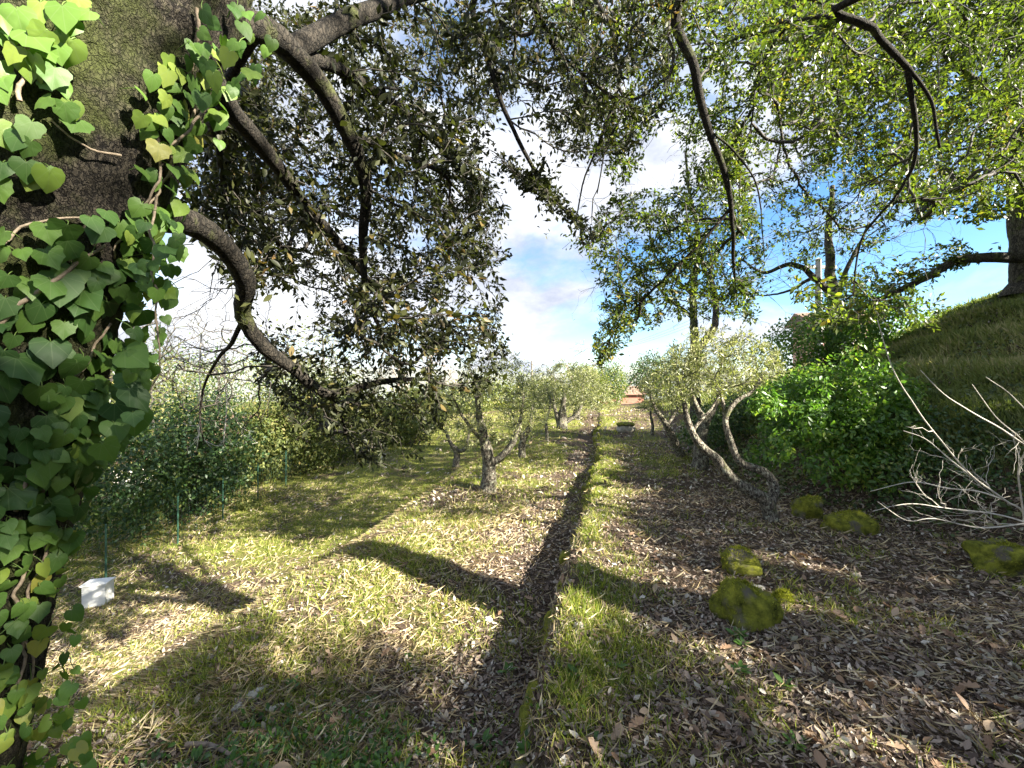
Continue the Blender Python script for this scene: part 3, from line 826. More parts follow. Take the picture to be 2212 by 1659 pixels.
L_(ats([(525, 690, 2.36), (500, 740, 2.5), (465, 780, 2.7), (438, 840, 2.9), (432, 900, 3.0), (440, 960, 3.1)]), .014, .004, attach=True, wob=.05, seed=6)
L_(ats([(1080, -60, 3.4), (1020, 10, 3.5), (1050, 120, 3.6), (1090, 240, 3.7), (1150, 360, 3.85), (1210, 440, 4.0), (1270, 500, 4.2)]), .024, .006, attach=True, wob=.05, seed=7)
L_(ats([(1080, -60, 3.4), (1150, 0, 3.8), (1200, 110, 4.2), (1270, 170, 4.5), (1310, 260, 4.8)]), .024, .006, attach=True, wob=.05, seed=8)
L_(ats([(560, 60, 1.8), (510, 150, 2.0), (470, 260, 2.3), (480, 400, 2.6), (500, 520, 2.9)]), .026, .006, attach=True, wob=.06, seed=9)
L_(ats([(755, 290, 2.4), (850, 330, 2.8), (960, 380, 3.3), (1040, 470, 3.8)]), .016, .004, attach=True, wob=.06, seed=10)
L_(ats([(620, 110, 2.0), (740, 160, 2.5), (860, 230, 3.2), (960, 330, 4.0), (1040, 430, 4.8)]), .026, .006, attach=True, wob=.08, seed=12)
L_(ats([(420, 120, 1.6), (450, 250, 2.4), (500, 400, 3.4), (600, 520, 4.6), (700, 600, 5.6)]), .03, .008, attach=True, wob=.1, seed=13)
R1 = [(340, 0), (1130, 0), (1125, 200), (1050, 330), (1105, 440), (1100, 560), (1080, 660), (1090, 760), (880, 760), (700, 720), (640, 640), (560, 580), (450, 560), (380, 420)]
R1b = [(430, 40), (1120, 20), (1115, 220), (1000, 330), (1080, 430), (1090, 560), (1000, 640), (800, 640), (640, 520), (560, 300)]
R2 = [(560, 700), (700, 700), (1060, 670), (1090, 760), (1120, 820), (1000, 870), (940, 960), (880, 1030), (780, 1010), (690, 960), (600, 900), (540, 800)]
R3 = [(1100, -60), (1500, -60), (1480, 150), (1420, 280), (1340, 350), (1230, 360), (1150, 260)]
T = np.vstack([cloud(2100, R1, 2.4, 6.2, rng, .3, 2.2, 3), cloud(1100, R1b, 3.6, 7.5, rng, .5, 1.6, 4), cloud(400, R2, 2.7, 4.6, rng, .3, 2.2, 5), cloud(800, R3, 3.4, 6.5, rng, .5, 1.4, 6), cloud(420, [(340, 60), (520, 40), (640, 420), (640, 600), (560, 640), (470, 600), (400, 460), (420, 300)], 2.3, 5, rng, .2, 2.2, 8),
               cloud(120, [(1060, 330), (1200, 420), (1290, 520), (1230, 470), (1130, 400)], 3.5, 4.3, rng)])
sk.grow(T, .09, .06, .35, rng); keep = sk.tips, sk.tdir
sk.grow(cloud(190, [(340, 600), (560, 620), (660, 740), (640, 900), (560, 960), (420, 930), (340, 820)], 2.5, 4.5, rng), .09, .06, .5, rng)
sk.tips, sk.tdir = keep
sk.radii(.0021, .45, .05)
for b in sk.limb_meshes(): b.build('limb', M['limb_bark'], oak)
tag(sk.twig_mesh().build('twigs', M['twig'], oak), kind='stuff')
cr = MB()
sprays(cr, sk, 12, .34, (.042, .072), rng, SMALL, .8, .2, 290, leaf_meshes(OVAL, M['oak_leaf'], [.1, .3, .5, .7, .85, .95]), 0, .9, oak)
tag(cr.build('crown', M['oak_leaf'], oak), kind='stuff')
print('oak', sk.n, len(T))

# --- ivy on that trunk
ivy = thing('ivy_vine', 'ivy with big lobed green leaves climbing the huge oak trunk', 'ivy')
rng = np.random.default_rng(33)
AXs = smooth_path(np.column_stack([AX, AR]), .02)
def on_trunk(u, v, lift):
    """where the sight line at (u, v) meets the bark, pushed out by lift; None if it passes by"""
    o = np.array([0, 0, EYE]); d = unit(at(u, v, 1.) - o)
    q = o + d * np.arange(.7, 2.4, .012)[:, None]
    dd = np.sum((q[:, None] - AXs[None, ::3, :3]) ** 2, -1); k = np.argmin(dd, 1) * 3
    hit = np.sqrt(dd.min(1)) < AXs[k, 3] + lift
    if not hit.any(): return None
    i = int(np.argmax(hit)); v_ = q[i] - AXs[k[i], :3]
    return q[i], unit(v_)
vines = MB()
def vine(pts, r, lift=.03):
    out = []
    for p in pts:
        if len(p) == 3: out.append(at(*p))
        else:
            h = on_trunk(p[0], p[1], lift); out.append(h[0] if h else at(p[0], p[1], 1.42))
    P = smooth_path(out, .02); P = P + np.stack([fbm(P + 5 * k, 9, 3, 50 + k) for k in range(3)], -1) * .06
    b = MB(); tube(b, P, np.linspace(r, r * .6, len(P)), 7, lump=.2); b.build('stem', M['vine'], ivy)
    return P
vp = []
vp.append(vine([(430, 20), (425, 110), (418, 200), (400, 280), (375, 340), (345, 400), (310, 440)], .006))
vp.append(vine([(470, 180, 1.5), (400, 290, 1.45), (360, 320, 1.42), (330, 400, 1.4), (262, 520), (250, 560)], .005))
vp.append(vine([(0, 715), (60, 660), (115, 600), (170, 555), (230, 530)], .007, .035))
vp.append(vine([(90, 1050), (75, 1150), (40, 1280), (55, 1400), (20, 1500)], .006))
vp.append(vine([(130, 1090), (100, 1150), (80, 1230), (60, 1340), (70, 1440), (40, 1560)], .005))
vp.append(vine([(45, 220), (42, 140), (70, 60)], .006))
vp.append(vine([(270, 340), (215, 330), (150, 300), (105, 260)], .004))
vp.append(vine([(335, 420, 1.4), (335, 560, 1.42), (333, 700, 1.43), (330, 850, 1.44)], .004))
vp.append(vine([(0, 520), (60, 480), (150, 470), (210, 470)], .004))
vp.append(vine([(40, 1110), (60, 1020), (110, 930), (150, 840), (200, 760), (240, 700)], .006))
def ivy_spots(n, poly, s0, s1, lift, hang=False, r0=0., r1=1., mind=.5):
    pl = np.array(poly); out = []; tries = 0
    while len(out) < n and tries < n * 40:
        tries += 1
        u = rng.uniform(pl[:, 0].min(), pl[:, 0].max()); v = rng.uniform(pl[:, 1].min(), pl[:, 1].max())
        if not in_poly(np.array([u]), np.array([v]), poly)[0]: continue
        h = on_trunk(u, v, lift + rng.uniform(0, .03))
        if h is None or hang:
            p = at(u, v, rng.uniform(1.30, 1.62)); nrm = unit(np.array([.35, -.8, .4]) + .45 * rng.normal(size=3))
        else:
            p, nv = h; nrm = unit(nv * 1.0 + np.array([.12, -.35, .45]) + .38 * rng.normal(size=3))
        s = rng.uniform(s0, s1)
        if any(np.linalg.norm(p - q[0]) < mind * min(s, q[3]) for q in out): continue
        a = unit(np.array([rng.normal(0, .55), rng.normal(0, .3), -1.]))
        out.append((p - a * s * .3, a, nrm, s, rng.uniform(r0, r1)))
    return out
spots = []
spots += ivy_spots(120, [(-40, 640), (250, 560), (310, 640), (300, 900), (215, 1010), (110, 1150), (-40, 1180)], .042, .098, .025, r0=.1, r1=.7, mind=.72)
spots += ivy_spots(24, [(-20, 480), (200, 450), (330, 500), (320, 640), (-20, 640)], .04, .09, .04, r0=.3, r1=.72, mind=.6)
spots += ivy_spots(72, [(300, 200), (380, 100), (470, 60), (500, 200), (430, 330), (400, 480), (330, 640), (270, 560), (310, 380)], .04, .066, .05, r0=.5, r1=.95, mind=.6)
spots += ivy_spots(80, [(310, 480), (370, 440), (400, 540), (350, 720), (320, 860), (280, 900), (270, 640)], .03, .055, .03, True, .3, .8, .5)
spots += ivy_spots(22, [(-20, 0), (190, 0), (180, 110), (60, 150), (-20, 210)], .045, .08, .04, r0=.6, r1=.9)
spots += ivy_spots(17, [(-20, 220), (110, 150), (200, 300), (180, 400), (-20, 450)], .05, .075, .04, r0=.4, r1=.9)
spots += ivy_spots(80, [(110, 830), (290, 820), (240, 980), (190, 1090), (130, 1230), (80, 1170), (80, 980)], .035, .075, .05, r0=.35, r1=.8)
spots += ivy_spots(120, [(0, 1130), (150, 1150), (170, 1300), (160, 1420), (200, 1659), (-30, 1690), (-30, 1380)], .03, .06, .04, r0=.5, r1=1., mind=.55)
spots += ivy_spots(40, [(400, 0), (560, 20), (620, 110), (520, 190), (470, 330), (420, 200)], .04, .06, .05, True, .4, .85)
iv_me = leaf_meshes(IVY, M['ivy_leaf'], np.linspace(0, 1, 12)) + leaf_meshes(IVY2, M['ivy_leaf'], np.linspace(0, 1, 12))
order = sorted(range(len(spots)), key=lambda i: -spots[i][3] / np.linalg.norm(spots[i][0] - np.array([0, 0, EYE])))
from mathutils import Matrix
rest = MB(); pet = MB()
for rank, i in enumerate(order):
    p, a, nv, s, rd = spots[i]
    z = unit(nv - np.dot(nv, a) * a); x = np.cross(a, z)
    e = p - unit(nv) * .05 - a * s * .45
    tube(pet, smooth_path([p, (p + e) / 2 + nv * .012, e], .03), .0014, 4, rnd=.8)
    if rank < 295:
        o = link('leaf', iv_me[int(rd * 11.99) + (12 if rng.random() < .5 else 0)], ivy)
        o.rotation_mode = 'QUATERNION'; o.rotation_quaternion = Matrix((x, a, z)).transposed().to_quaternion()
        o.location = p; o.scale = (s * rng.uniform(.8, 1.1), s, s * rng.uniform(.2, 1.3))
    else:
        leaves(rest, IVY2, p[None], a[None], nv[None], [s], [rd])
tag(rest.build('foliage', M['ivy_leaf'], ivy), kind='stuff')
tag(pet.build('leaf_stalks', M['ivy_leaf'], ivy), kind='stuff')

# --- a second oak beside the camera whose boughs hang into view from above
def root_trunk(t, base, top, r0, r1, mat, mids=(), seed=0, seg=40, step=.05, amp=.02):
    ax = [np.array(base) - np.array([0, 0, .25]), np.array(base) + np.array([0, 0, .05])] + [np.array(m) for m in mids] + [np.array(top)]
    rr = np.concatenate([[r0 * 1.5, r0 * 1.15], np.linspace(r0, r1, len(ax) - 2)])
    trunk_mesh(np.array(ax), rr, seg, step, amp, seed).build('trunk', mat, t)
    return np.array(ax[1:])
oak2 = thing('oak_tree', 'oak on the bank with boughs hanging over the right-hand olives', 'tree', 'evergreen oaks')
oak2['label'] = 'oak whose thin dark boughs hang down against the sky above the leaning olives'
rng = np.random.default_rng(41)
b0 = np.array([5.2, .9, 0.]); b0[2] = zg(b0[0], b0[1])
axs = root_trunk(oak2, b0, (4.3, 2.0, 5.6), .30, .18, M['oak_bark'], [(5.1, 1.0, 1.6), (4.7, 1.4, 3.6)], 6)
sk = Skel(); sk._push(smooth_path(axs, .1), -1, .0)
L_ = sk.limb
L_([(4.5, 1.7, 4.8), (3.4, 2.6, 5.6), (2.4, 3.2, 5.4), *ats([(1470, 0, 4.2), (1500, 150, 4.4), (1530, 280, 4.6), (1562, 370, 4.8), (1578, 450, 5.0), (1585, 560, 5.4), (1590, 640, 5.8)])], .07, .008, attach=True, wob=.05, seed=1)
L_([(3.4, 2.6, 5.6), (2.0, 3.6, 5.9), *ats([(1300, -40, 4.6), (1322, 60, 4.5), (1335, 190, 4.5), (1350, 230, 4.5), (1310, 320, 4.6), (1290, 420, 4.7)])], .04, .006, attach=True, wob=.05, seed=2)
L_([(4.6, 1.4, 4.6), (5.2, .6, 6.2), (5.6, -.2, 7.2)], .09, .03, attach=True, wob=.1, seed=23)
L_([(4.5, 1.7, 4.9), (4.2, .6, 6.6), (4.3, -.6, 7.6)], .07, .03, attach=True, wob=.1, seed=24)
L_([(4.6, 1.5, 4.0), *ats([(1860, -10, 3.6), (1885, 60, 3.8), (1960, 150, 4.0), (2010, 220, 4.1), (2030, 320, 4.2)])], .038, .012, attach=True, wob=.04, seed=3)
L_(ats([(1530, 280, 4.6), (1590, 330, 4.7), (1640, 420, 4.8), (1650, 560, 5.0)]), .014, .004, attach=True, wob=.05, seed=4)
L_(ats([(1578, 450, 5.0), (1500, 540, 5.2), (1420, 620, 5.4), (1340, 700, 5.6), (1285, 790, 5.8)]), .014, .004, attach=True, wob=.05, seed=5)
L_(ats([(1885, 60, 3.8), (1800, 40, 4.4), (1700, 60, 5.0), (1640, 160, 5.4), (1620, 300, 5.8)]), .02, .005, attach=True, wob=.05, seed=6)
L_(ats([(1960, 150, 4.0), (1980, 320, 4.4), (1940, 420, 4.7), (1860, 520, 5.0), (1840, 640, 5.2)]), .016, .004, attach=True, wob=.05, seed=7)
L_(ats([(1335, 190, 4.5), (1300, 300, 4.6), (1260, 400, 4.8), (1240, 500, 5.0)]), .010, .003, attach=True, wob=.05, seed=8)
R4 = [(1240, 500), (1340, 420), (1480, 400), (1590, 260), (1660, 560), (1640, 690), (1460, 690), (1380, 720), (1300, 800), (1280, 740), (1300, 620)]
R5 = [(1600, -40), (2260, -40), (2260, 420), (2000, 480), (1840, 560), (1700, 600), (1640, 420)]
R6 = [(1660, 600), (1960, 540), (2040, 640), (2060, 690), (1900, 720), (1760, 720)]
R7 = [(1400, -40), (1640, -40), (1640, 380), (1560, 420), (1470, 420), (1440, 200)]
T4 = cloud(1300, R4, 5.2, 7.2, rng, .35, 1.8, 1)
T = np.vstack([cloud(2700, R5, 4.2, 8.6, rng, .3, 1.5, 2), cloud(200, R6, 4.0, 5.6, rng, .5, 1.4, 3), cloud(700, R7, 4.6, 8, rng, .5, 1.4, 4), cloud(420, [(1150, 0), (1450, 0), (1430, 250), (1350, 420), (1280, 330)], 4.5, 7, rng, .6, 1.4, 5)])
T = np.vstack([T4, T[sun_gap(T, -1.6, .6, 2.6, 8.0)], blob(260, (5.3, .1, 7.5), (2.4, 2.2, 1.3), rng, .4)])  # blob: unseen upper crown added to shade the first oak's leaves
print('oak2', len(T))
sk.grow(T, .1, .06, .35, rng); keep = sk.tips, sk.tdir
sk.grow(cloud(150, [(1180, 300), (1300, 260), (1640, 200), (1900, 380), (2060, 560), (1800, 740), (1400, 740), (1230, 640)], 4.4, 6.5, rng), .1, .06, .5, rng)
sk.tips, sk.tdir = keep
sk.radii(.0022, .45, .06)
for b in sk.limb_meshes(): b.build('limb', M['limb_bark'], oak2)
tag(sk.twig_mesh().build('twigs', M['twig'], oak2), kind='stuff')
cr = MB()
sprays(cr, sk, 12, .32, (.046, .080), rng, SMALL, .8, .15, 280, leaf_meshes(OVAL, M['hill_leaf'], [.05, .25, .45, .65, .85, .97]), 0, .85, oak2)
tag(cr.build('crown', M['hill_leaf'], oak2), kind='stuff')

# --- the tall tree on the shoulder of the hill
hill_tree = thing('oak_tree', 'tall oak with grey fissured trunk standing on the brow of the hill', 'tree', 'evergreen oaks')
rng = np.random.default_rng(43)
b0 = np.array([11.35, 9.2, 0.]); b0[2] = zg(b0[0], b0[1])
axs = root_trunk(hill_tree, b0, (10.9, 9.3, 11.5), .42, .22, M['bare_bark'], [(11.2, 9.2, 6.0), (11.0, 9.2, 8.5)], 8)
sk = Skel(); sk._push(smooth_path(axs, .15), -1, 0)
L_ = sk.limb
L_(np.vstack([[(11.2, 9.2, 4.3)], ats([(2080, 560, 9.2), (2000, 600, 9.3), (1900, 645, 9.5), (1840, 680, 9.7), (1790, 700, 10)])]), .13, .03, .12, True, .1, 1)
L_([(11.1, 9.2, 5.8), (9.5, 8.6, 7.2), (7.8, 8.2, 8.2), (6.0, 8.4, 8.6)], .12, .02, .12, True, .2, 2)
L_([(11.0, 9.2, 7.4), (9.2, 8.0, 8.8), (7.6, 7.2, 9.6), (5.4, 7.4, 9.8)], .1, .02, .12, True, .2, 3)
L_([(11.1, 9.2, 6.4), (10.2, 7.6, 7.2), (9.2, 6.4, 7.4), (8, 5.6, 7.2)], .1, .02, .12, True, .2, 4)
L_([(11.1, 9.2, 8), (11.8, 8.2, 9.2), (12.0, 7, 9.8)], .08, .02, .12, True, .2, 5)
T = np.vstack([cloud(3100, [(1640, -200), (2480, -200), (2560, 420), (2280, 470), (2080, 480), (1900, 420), (1760, 380), (1650, 200)], 6.6, 10.5, rng, .6, .8, 9), cloud(130, [(1740, 620), (1900, 560), (2080, 510), (2120, 560), (1900, 680), (1790, 720)], 8.8, 10.2, rng, .5, .9, 3)])
T = T[sun_gap(T)]
sk.grow(T, .16, .05, .35, rng).radii(.0022, .45, .09)
for b in sk.limb_meshes(): b.build('limb', M['bare_bark'], hill_tree)
tag(sk.twig_mesh().build('twigs', M['twig'], hill_tree), kind='stuff')
cr = MB(); sprays(cr, sk, 16, .5, (.085, .135), rng, NARROW, .9, .1, rlo=.1, rhi=.95, width=2.3)
tag(cr.build('crown', M['hill_leaf'], hill_tree), kind='stuff')

# --- olives
def olive(label, base_uvY, stems, crown, n, seed, r=.1, leaf=(.045, .075), per=16, twig=.0013, tip_len=.3, step=.08, bole=None, name='olive_tree', group='olive trees of the grove', leafmat='olive_leaf', clump=.35):
    rng = np.random.default_rng(seed)
    t = thing(name, label, 'tree', group)
    sk = Skel(); first = True
    for pts, r0, r1 in stems:
        sk.limb(pts, r0, r1, .06, not first, .04, seed); first = False
    T = np.vstack([cloud(int(n * w), poly, Y0, Y1, rng, clump, 1.6, seed) for poly, Y0, Y1, w in crown])
    sk.grow(T, step, .03, .35, rng).radii(twig, .45, r * .5)
    for k, b in enumerate(sk.limb_meshes(14, .28)): b.build('trunk' if k == 0 else 'limb', M['olive_bark'], t)
    tag(sk.twig_mesh().build('twigs', M['olive_bark'], t), kind='stuff')
    c = MB(); sprays(c, sk, per, tip_len, leaf, rng, NARROW, .7, .05, width=1.3)
    tag(c.build('crown', M[leafmat], t), kind='stuff')
    return t
def gp(u, v_guess, Y):
    p = at(u, v_guess, Y); p[2] = zg(p[0], p[1]) - .06; return p
def stem(u, v0, Y, rest):
    return np.vstack([gp(u, v0, Y), [at(*q) for q in rest]])
olive('olive tree with thick pale ridged trunk standing alone in the sunny grass', None,
      [(stem(1056, 1082, 7.3, [(1056, 1050, 7.3), (1055, 1005, 7.3), (1050, 960, 7.25), (1035, 900, 7.2), (1030, 840, 7.1)]), .145, .03),
       (np.array([at(1062, 1000, 7.3), at(1085, 985, 7.25), at(1110, 950, 7.2), at(1125, 900, 7.1), at(1130, 850, 7.1)]), .07, .015),
       (np.array([at(1052, 965, 7.27), at(1000, 900, 7.1), at(975, 850, 7.0)]), .04, .012)],
      [([(960, 860), (1000, 780), (1080, 740), (1150, 780), (1175, 860), (1150, 940), (1080, 960), (1010, 975), (960, 940)], 6.3, 8.2, 1.)], 330, 101, .12)
olive('olive tree with slim forked trunk and flared roots behind the sunny thick-trunked olive', None,
      [(stem(1128, 1015, 10.2, [(1128, 985, 10.2), (1130, 950, 10.2), (1145, 915, 10.2), (1150, 880, 10.1)]), .11, .02),
       (np.array([at(1130, 955, 10.2), at(1118, 920, 10.1), at(1100, 880, 10.0)]), .05, .012)],
      [([(1070, 900), (1090, 830), (1150, 800), (1200, 840), (1195, 910), (1150, 925), (1090, 925)], 9.3, 11.1, 1.)], 170, 102, .1, (.06, .09))
olive('thin young olive sapling between the slim forked olive and many-stemmed olive', None,
      [(stem(1181, 970, 13.2, [(1181, 935, 13.2), (1180, 910, 13.2), (1190, 870, 13.2), (1175, 830, 13.2)]), .055, .012)],
      [([(1140, 930), (1150, 850), (1180, 810), (1205, 850), (1200, 900)], 12.6, 13.8, 1.)], 60, 103, .05, (.06, .09), 10)
olive('many-stemmed olive with flared dark base beside the far end of the path', None,
      [(stem(1213, 936, 16.4, [(1213, 918, 16.4), (1215, 890, 16.4), (1220, 850, 16.4)]), .24, .05),
       (np.array([at(1211, 922, 16.4), at(1200, 890, 16.4), at(1192, 850, 16.4)]), .12, .04),
       (np.array([at(1216, 915, 16.4), at(1245, 895, 16.4), at(1262, 860, 16.4)]), .12, .04)],
      [([(1130, 850), (1150, 800), (1210, 775), (1275, 790), (1300, 840), (1280, 880), (1215, 880), (1150, 885)], 15.0, 17.8, 1.)], 330, 104, .2, (.09, .13), 16, .002, .4, .12)
olive('low olive with dark spreading limbs down on the lower terrace', None,
      [(stem(985, 992, 13.0, [(986, 975, 13.0), (975, 960, 13.0), (962, 930, 13.0)]), .12, .04),
       (np.array([at(986, 976, 13.0), at(1005, 968, 13.0), at(1015, 930, 13.0)]), .07, .03)],
      [([(900, 930), (920, 850), (980, 820), (1040, 850), (1050, 920), (990, 940)], 12.0, 14.0, 1.)], 200, 105, .1, (.08, .11), 14, .002, .4, .12)
olive('rounded olive behind the many-stemmed olive', None,
      [(stem(1245, 912, 20, [(1245, 895, 20), (1250, 860, 20)]), .2, .06)],
      [([(1190, 860), (1215, 790), (1270, 785), (1320, 830), (1330, 880), (1260, 890), (1200, 885)], 19, 22, 1.)], 300, 106, .2, (.11, .16), 16, .0025, .5, .15)
olive('olive grown from two twisted lichen-covered stems leaning over the terrace', None,
      [(stem(1668, 1125, 5.0, [(1655, 1085, 5.0), (1610, 1055, 4.95), (1575, 1030, 4.9), (1545, 990, 4.9), (1512, 962, 4.85), (1488, 915, 4.8), (1478, 870, 4.8), (1462, 820, 4.8)]), .085, .02),
       (np.array([at(1660, 1095, 5.0), at(1672, 1055, 5.1), at(1650, 1020, 5.15), at(1600, 1000, 5.2), at(1578, 955, 5.2), at(1568, 905, 5.2), at(1590, 870, 5.2), at(1625, 845, 5.2), at(1645, 815, 5.2)]), .062, .016),
       (np.array([at(1515, 965, 4.85), at(1500, 930, 4.9), at(1540, 880, 5.0), at(1560, 840, 5.1)]), .025, .008),
       (np.array([at(1568, 905, 5.2), at(1560, 860, 5.3), at(1530, 800, 5.4)]), .03, .008)],
      [([(1395, 850), (1420, 770), (1490, 710), (1570, 700), (1640, 720), (1690, 760), (1700, 810), (1620, 840), (1540, 850), (1460, 870)], 4.2, 5.9, 1.)], 470, 107, .08, (.04, .065), 15, .0012, .26, .07)
olive('olive with straight dark trunk leaning towards the path behind the two-stemmed olive', None,
      [(stem(1475, 996, 9.4, [(1455, 950, 9.3), (1435, 910, 9.2), (1415, 880, 9.2), (1400, 840, 9.1)]), .10, .02),
       (np.array([at(1440, 920, 9.25), at(1470, 870, 9.3), at(1480, 820, 9.4)]), .04, .012)],
      [([(1370, 880), (1390, 790), (1450, 740), (1520, 740), (1540, 820), (1480, 870), (1420, 890)], 8.2, 10.2, 1.)], 240, 108, .09, (.06, .09), 15, .0017, .35, .1)
olive('stout dark olive trunk half hidden at the foot of the bank', None,
      [(stem(1512, 985, 8.2, [(1515, 955, 8.2), (1520, 915, 8.3), (1500, 870, 8.3), (1490, 840, 8.3)]), .16, .03),
       (np.array([at(1518, 925, 8.3), at(1545, 880, 8.4), at(1570, 830, 8.5)]), .07, .015)],
      [([(1450, 850), (1480, 770), (1560, 740), (1640, 780), (1640, 840), (1560, 860)], 7.4, 9.2, 1.)], 220, 109, .12, (.055, .085), 14, .0016, .35, .1)
olive('little olive sapling at the far foot of the bank', None,
      [(stem(1408, 945, 13.5, [(1410, 920, 13.5), (1405, 890, 13.5), (1412, 860, 13.5)]), .06, .015)],
      [([(1370, 890), (1380, 830), (1430, 810), (1450, 850), (1430, 890)], 12.8, 14.2, 1.)], 90, 110, .05, (.08, .11), 12)

# --- bare trees
def bare(label, base, stems, targets, seed, mat='bare_bark', twig=.002, group='bare winter trees', step=.14, lump=.2, name='bare_tree', up=2, cat='tree'):
    rng = np.random.default_rng(seed)
    t = thing(name, label, cat, group); sk = Skel(); first = True
    for pts, r0, r1 in stems:
        sk.limb(pts, r0, r1, .1, not first, .1, seed); first = False
    sk.grow(targets(rng), step, .05, .5, rng, up).radii(twig, .45, .06)
    for k, b in enumerate(sk.limb_meshes(10, lump)): b.build('trunk' if k == 0 else 'limb', M[mat], t)
    tag(sk.twig_mesh().build('twigs', M[mat], t), kind='stuff')
    return t
bare('bare tree with two dark mossy stems rising behind the leaning olives', None,
     [(stem(1502, 800, 12.5, [(1500, 720, 12.5), (1498, 620, 12.5), (1510, 520, 12.4), (1490, 420, 12.3), (1480, 330, 12.2)]), .16, .03),
      (np.array([at(1502, 760, 12.5), at(1545, 700, 12.6), (at(1540, 620, 12.7)), at(1515, 560, 12.8), at(1530, 480, 12.9)]), .12, .03),
      (np.array([at(1500, 690, 12.5), at(1440, 640, 12.3), at(1380, 590, 12.1)]), .06, .02), (np.array([at(1498, 640, 12.5), at(1420, 560, 12.6), at(1400, 480, 12.6)]), .05, .02)],
     lambda r: np.vstack([cloud(330, [(1230, 700), (1260, 560), (1330, 400), (1450, 320), (1600, 330), (1660, 480), (1640, 620), (1560, 680), (1400, 700)], 11, 14, r)]), 201)
bare('bare tree with ivy on its dark trunk below the brow of the hill', None,
     [(stem(1800, 760, 11.5, [(1800, 700, 11.5), (1798, 620, 11.5), (1790, 520, 11.4), (1800, 400, 11.4)]), .20, .05),
      (np.array([at(1800, 640, 11.5), at(1760, 600, 11.4), at(1710, 570, 11.3), at(1650, 590, 11.2), at(1600, 560, 11.1)]), .10, .02),
      (np.array([at(1800, 650, 11.5), at(1840, 560, 11.4), at(1880, 480, 11.3)]), .08, .02), (np.array([at(1755, 600, 11.4), at(1700, 630, 11.3), at(1620, 640, 11.2)]), .05, .01)],
     lambda r: cloud(420, [(1570, 640), (1590, 520), (1680, 400), (1800, 330), (1960, 360), (2100, 460), (2080, 560), (1900, 600), (1700, 660)], 10, 13, r), 202)
def stem2(u, v, Y, n, h, r, seed, spread=.35):
    rg = np.random.default_rng(seed); b = gp(u, v, Y); out = []
    for k in range(n):
        d = np.array([rg.normal(0, spread), rg.normal(0, spread), 1.]); top = b + d * h * rg.uniform(.7, 1.)
        mid = b + d * h * .4 + rg.normal(0, .1 * h, 3) * np.array([1, 1, 0])
        st = b if k == 0 else b + (out[0][0][1] - b) * .2
        out.append((np.array([st, mid, top]), r if k == 0 else r * .6, r * .15))
    return out
for k, (u, v, Y, h, n, tg, lab) in enumerate((
        (430, 900, 12.0, 3.0, 4, [(300, 860), (330, 720), (420, 640), (520, 690), (560, 820), (500, 900), (380, 900)], 'leafless grey shrub showing between ivy trunk and drooping oak limb'),
        (330, 900, 16.0, 5.0, 3, [(180, 820), (220, 690), (330, 620), (440, 660), (460, 790), (380, 860)], 'tall leafless tree beyond the hedge near the ivy trunk'),
        (720, 880, 22, 5.0, 4, [(580, 840), (620, 740), (720, 690), (820, 720), (860, 830)], 'pinkish leafless tree far behind the drooping limb'),
        (900, 870, 26, 4.5, 4, [(800, 840), (830, 750), (900, 730), (980, 740), (1020, 830)], 'leafless thicket tree far behind the lower terrace'),
        (1255, 870, 40, 4.5, 4, [(1180, 850), (1200, 780), (1255, 730), (1300, 750), (1320, 840)], 'leafless tree standing up behind the rounded olive'),
        (1330, 860, 50, 6.0, 3, [(1280, 850), (1300, 770), (1350, 750), (1400, 780), (1400, 850)], 'leafless tree beside the red walled house'))):
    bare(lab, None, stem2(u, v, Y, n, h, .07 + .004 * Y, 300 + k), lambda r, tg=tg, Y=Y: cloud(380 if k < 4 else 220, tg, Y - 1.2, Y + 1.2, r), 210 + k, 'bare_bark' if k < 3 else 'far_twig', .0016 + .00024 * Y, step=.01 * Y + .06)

# --- leafy masses: hedges and shrubs (stem, foliage)
def shrub(name, label, cat, group, lobes, n, size, mat, seed, tmpl=QUAD, stems=True, shell=.22, updir=.5):
    """lobes: (centre, radii); leaves sit through each lobe's outer shell"""
    rg = np.random.default_rng(seed); t = thing(name, label, cat, group)
    w = np.array([np.prod(np.array(r)) ** .66 for _, r in lobes]); w = w / w.sum(); f = MB(); s = MB()
    for (c, r), q in zip(lobes, w):
        k = int(n * q); d = rdir(k, rg)
        rad = (.55 + .45 * rg.random(k) ** .5) * (1 + 1.1 * fbm(d * 1.9 + np.array(c) * 2, 1.2, 3, seed) + .6 * fbm(d * 6 + np.array(c), 1.2, 2, seed))
        p = np.array(c) + d * rad[:, None] * np.array(r)
        ok = p[:, 2] > zg(p[:, 0], p[:, 1]) + .01; p = p[ok]; d = d[ok]; k = len(p)
        nr = unit(d * .7 + rg.normal(size=(k, 3)) * .6 + np.array([0, 0, updir])); ax = unit(np.cross(nr, rdir(k, rg)) + np.array([0, 0, -.35]))
        rd = np.clip(rg.random(k) * .8 + .15 + .7 * fbm(p, 2.2, 2, seed + 5), 0, 1)
        leaves(f, tmpl, p, ax, nr, rg.uniform(size[0], size[1], k), rd)
        b = np.array(c); b0_ = np.array([b[0], b[1], zg(b[0], b[1]) - .05])
        for z in range(5 if max(r) > .5 and len(lobes) < 9 else 0):
            e = np.array(c) + rdir(1, rg)[0] * np.array(r) * .85
            tube(s, smooth_path([b0_ + rg.normal(0, .05, 3) * [1, 1, 0], (b0_ + e) / 2 + rg.normal(0, .12, 3), e], .12), np.linspace(.02, .004, len(smooth_path([b0_, (b0_ + e) / 2, e], .12)) + 0) if False else .008, 5)
    tag(f.build('foliage', M[mat], t), kind='stuff')
    tag(s.build('stems', M['twig'], t), kind='stuff')
    return t
def G(X, Y, dz=0.): return (X, Y, float(zg(X, Y)) + dz)
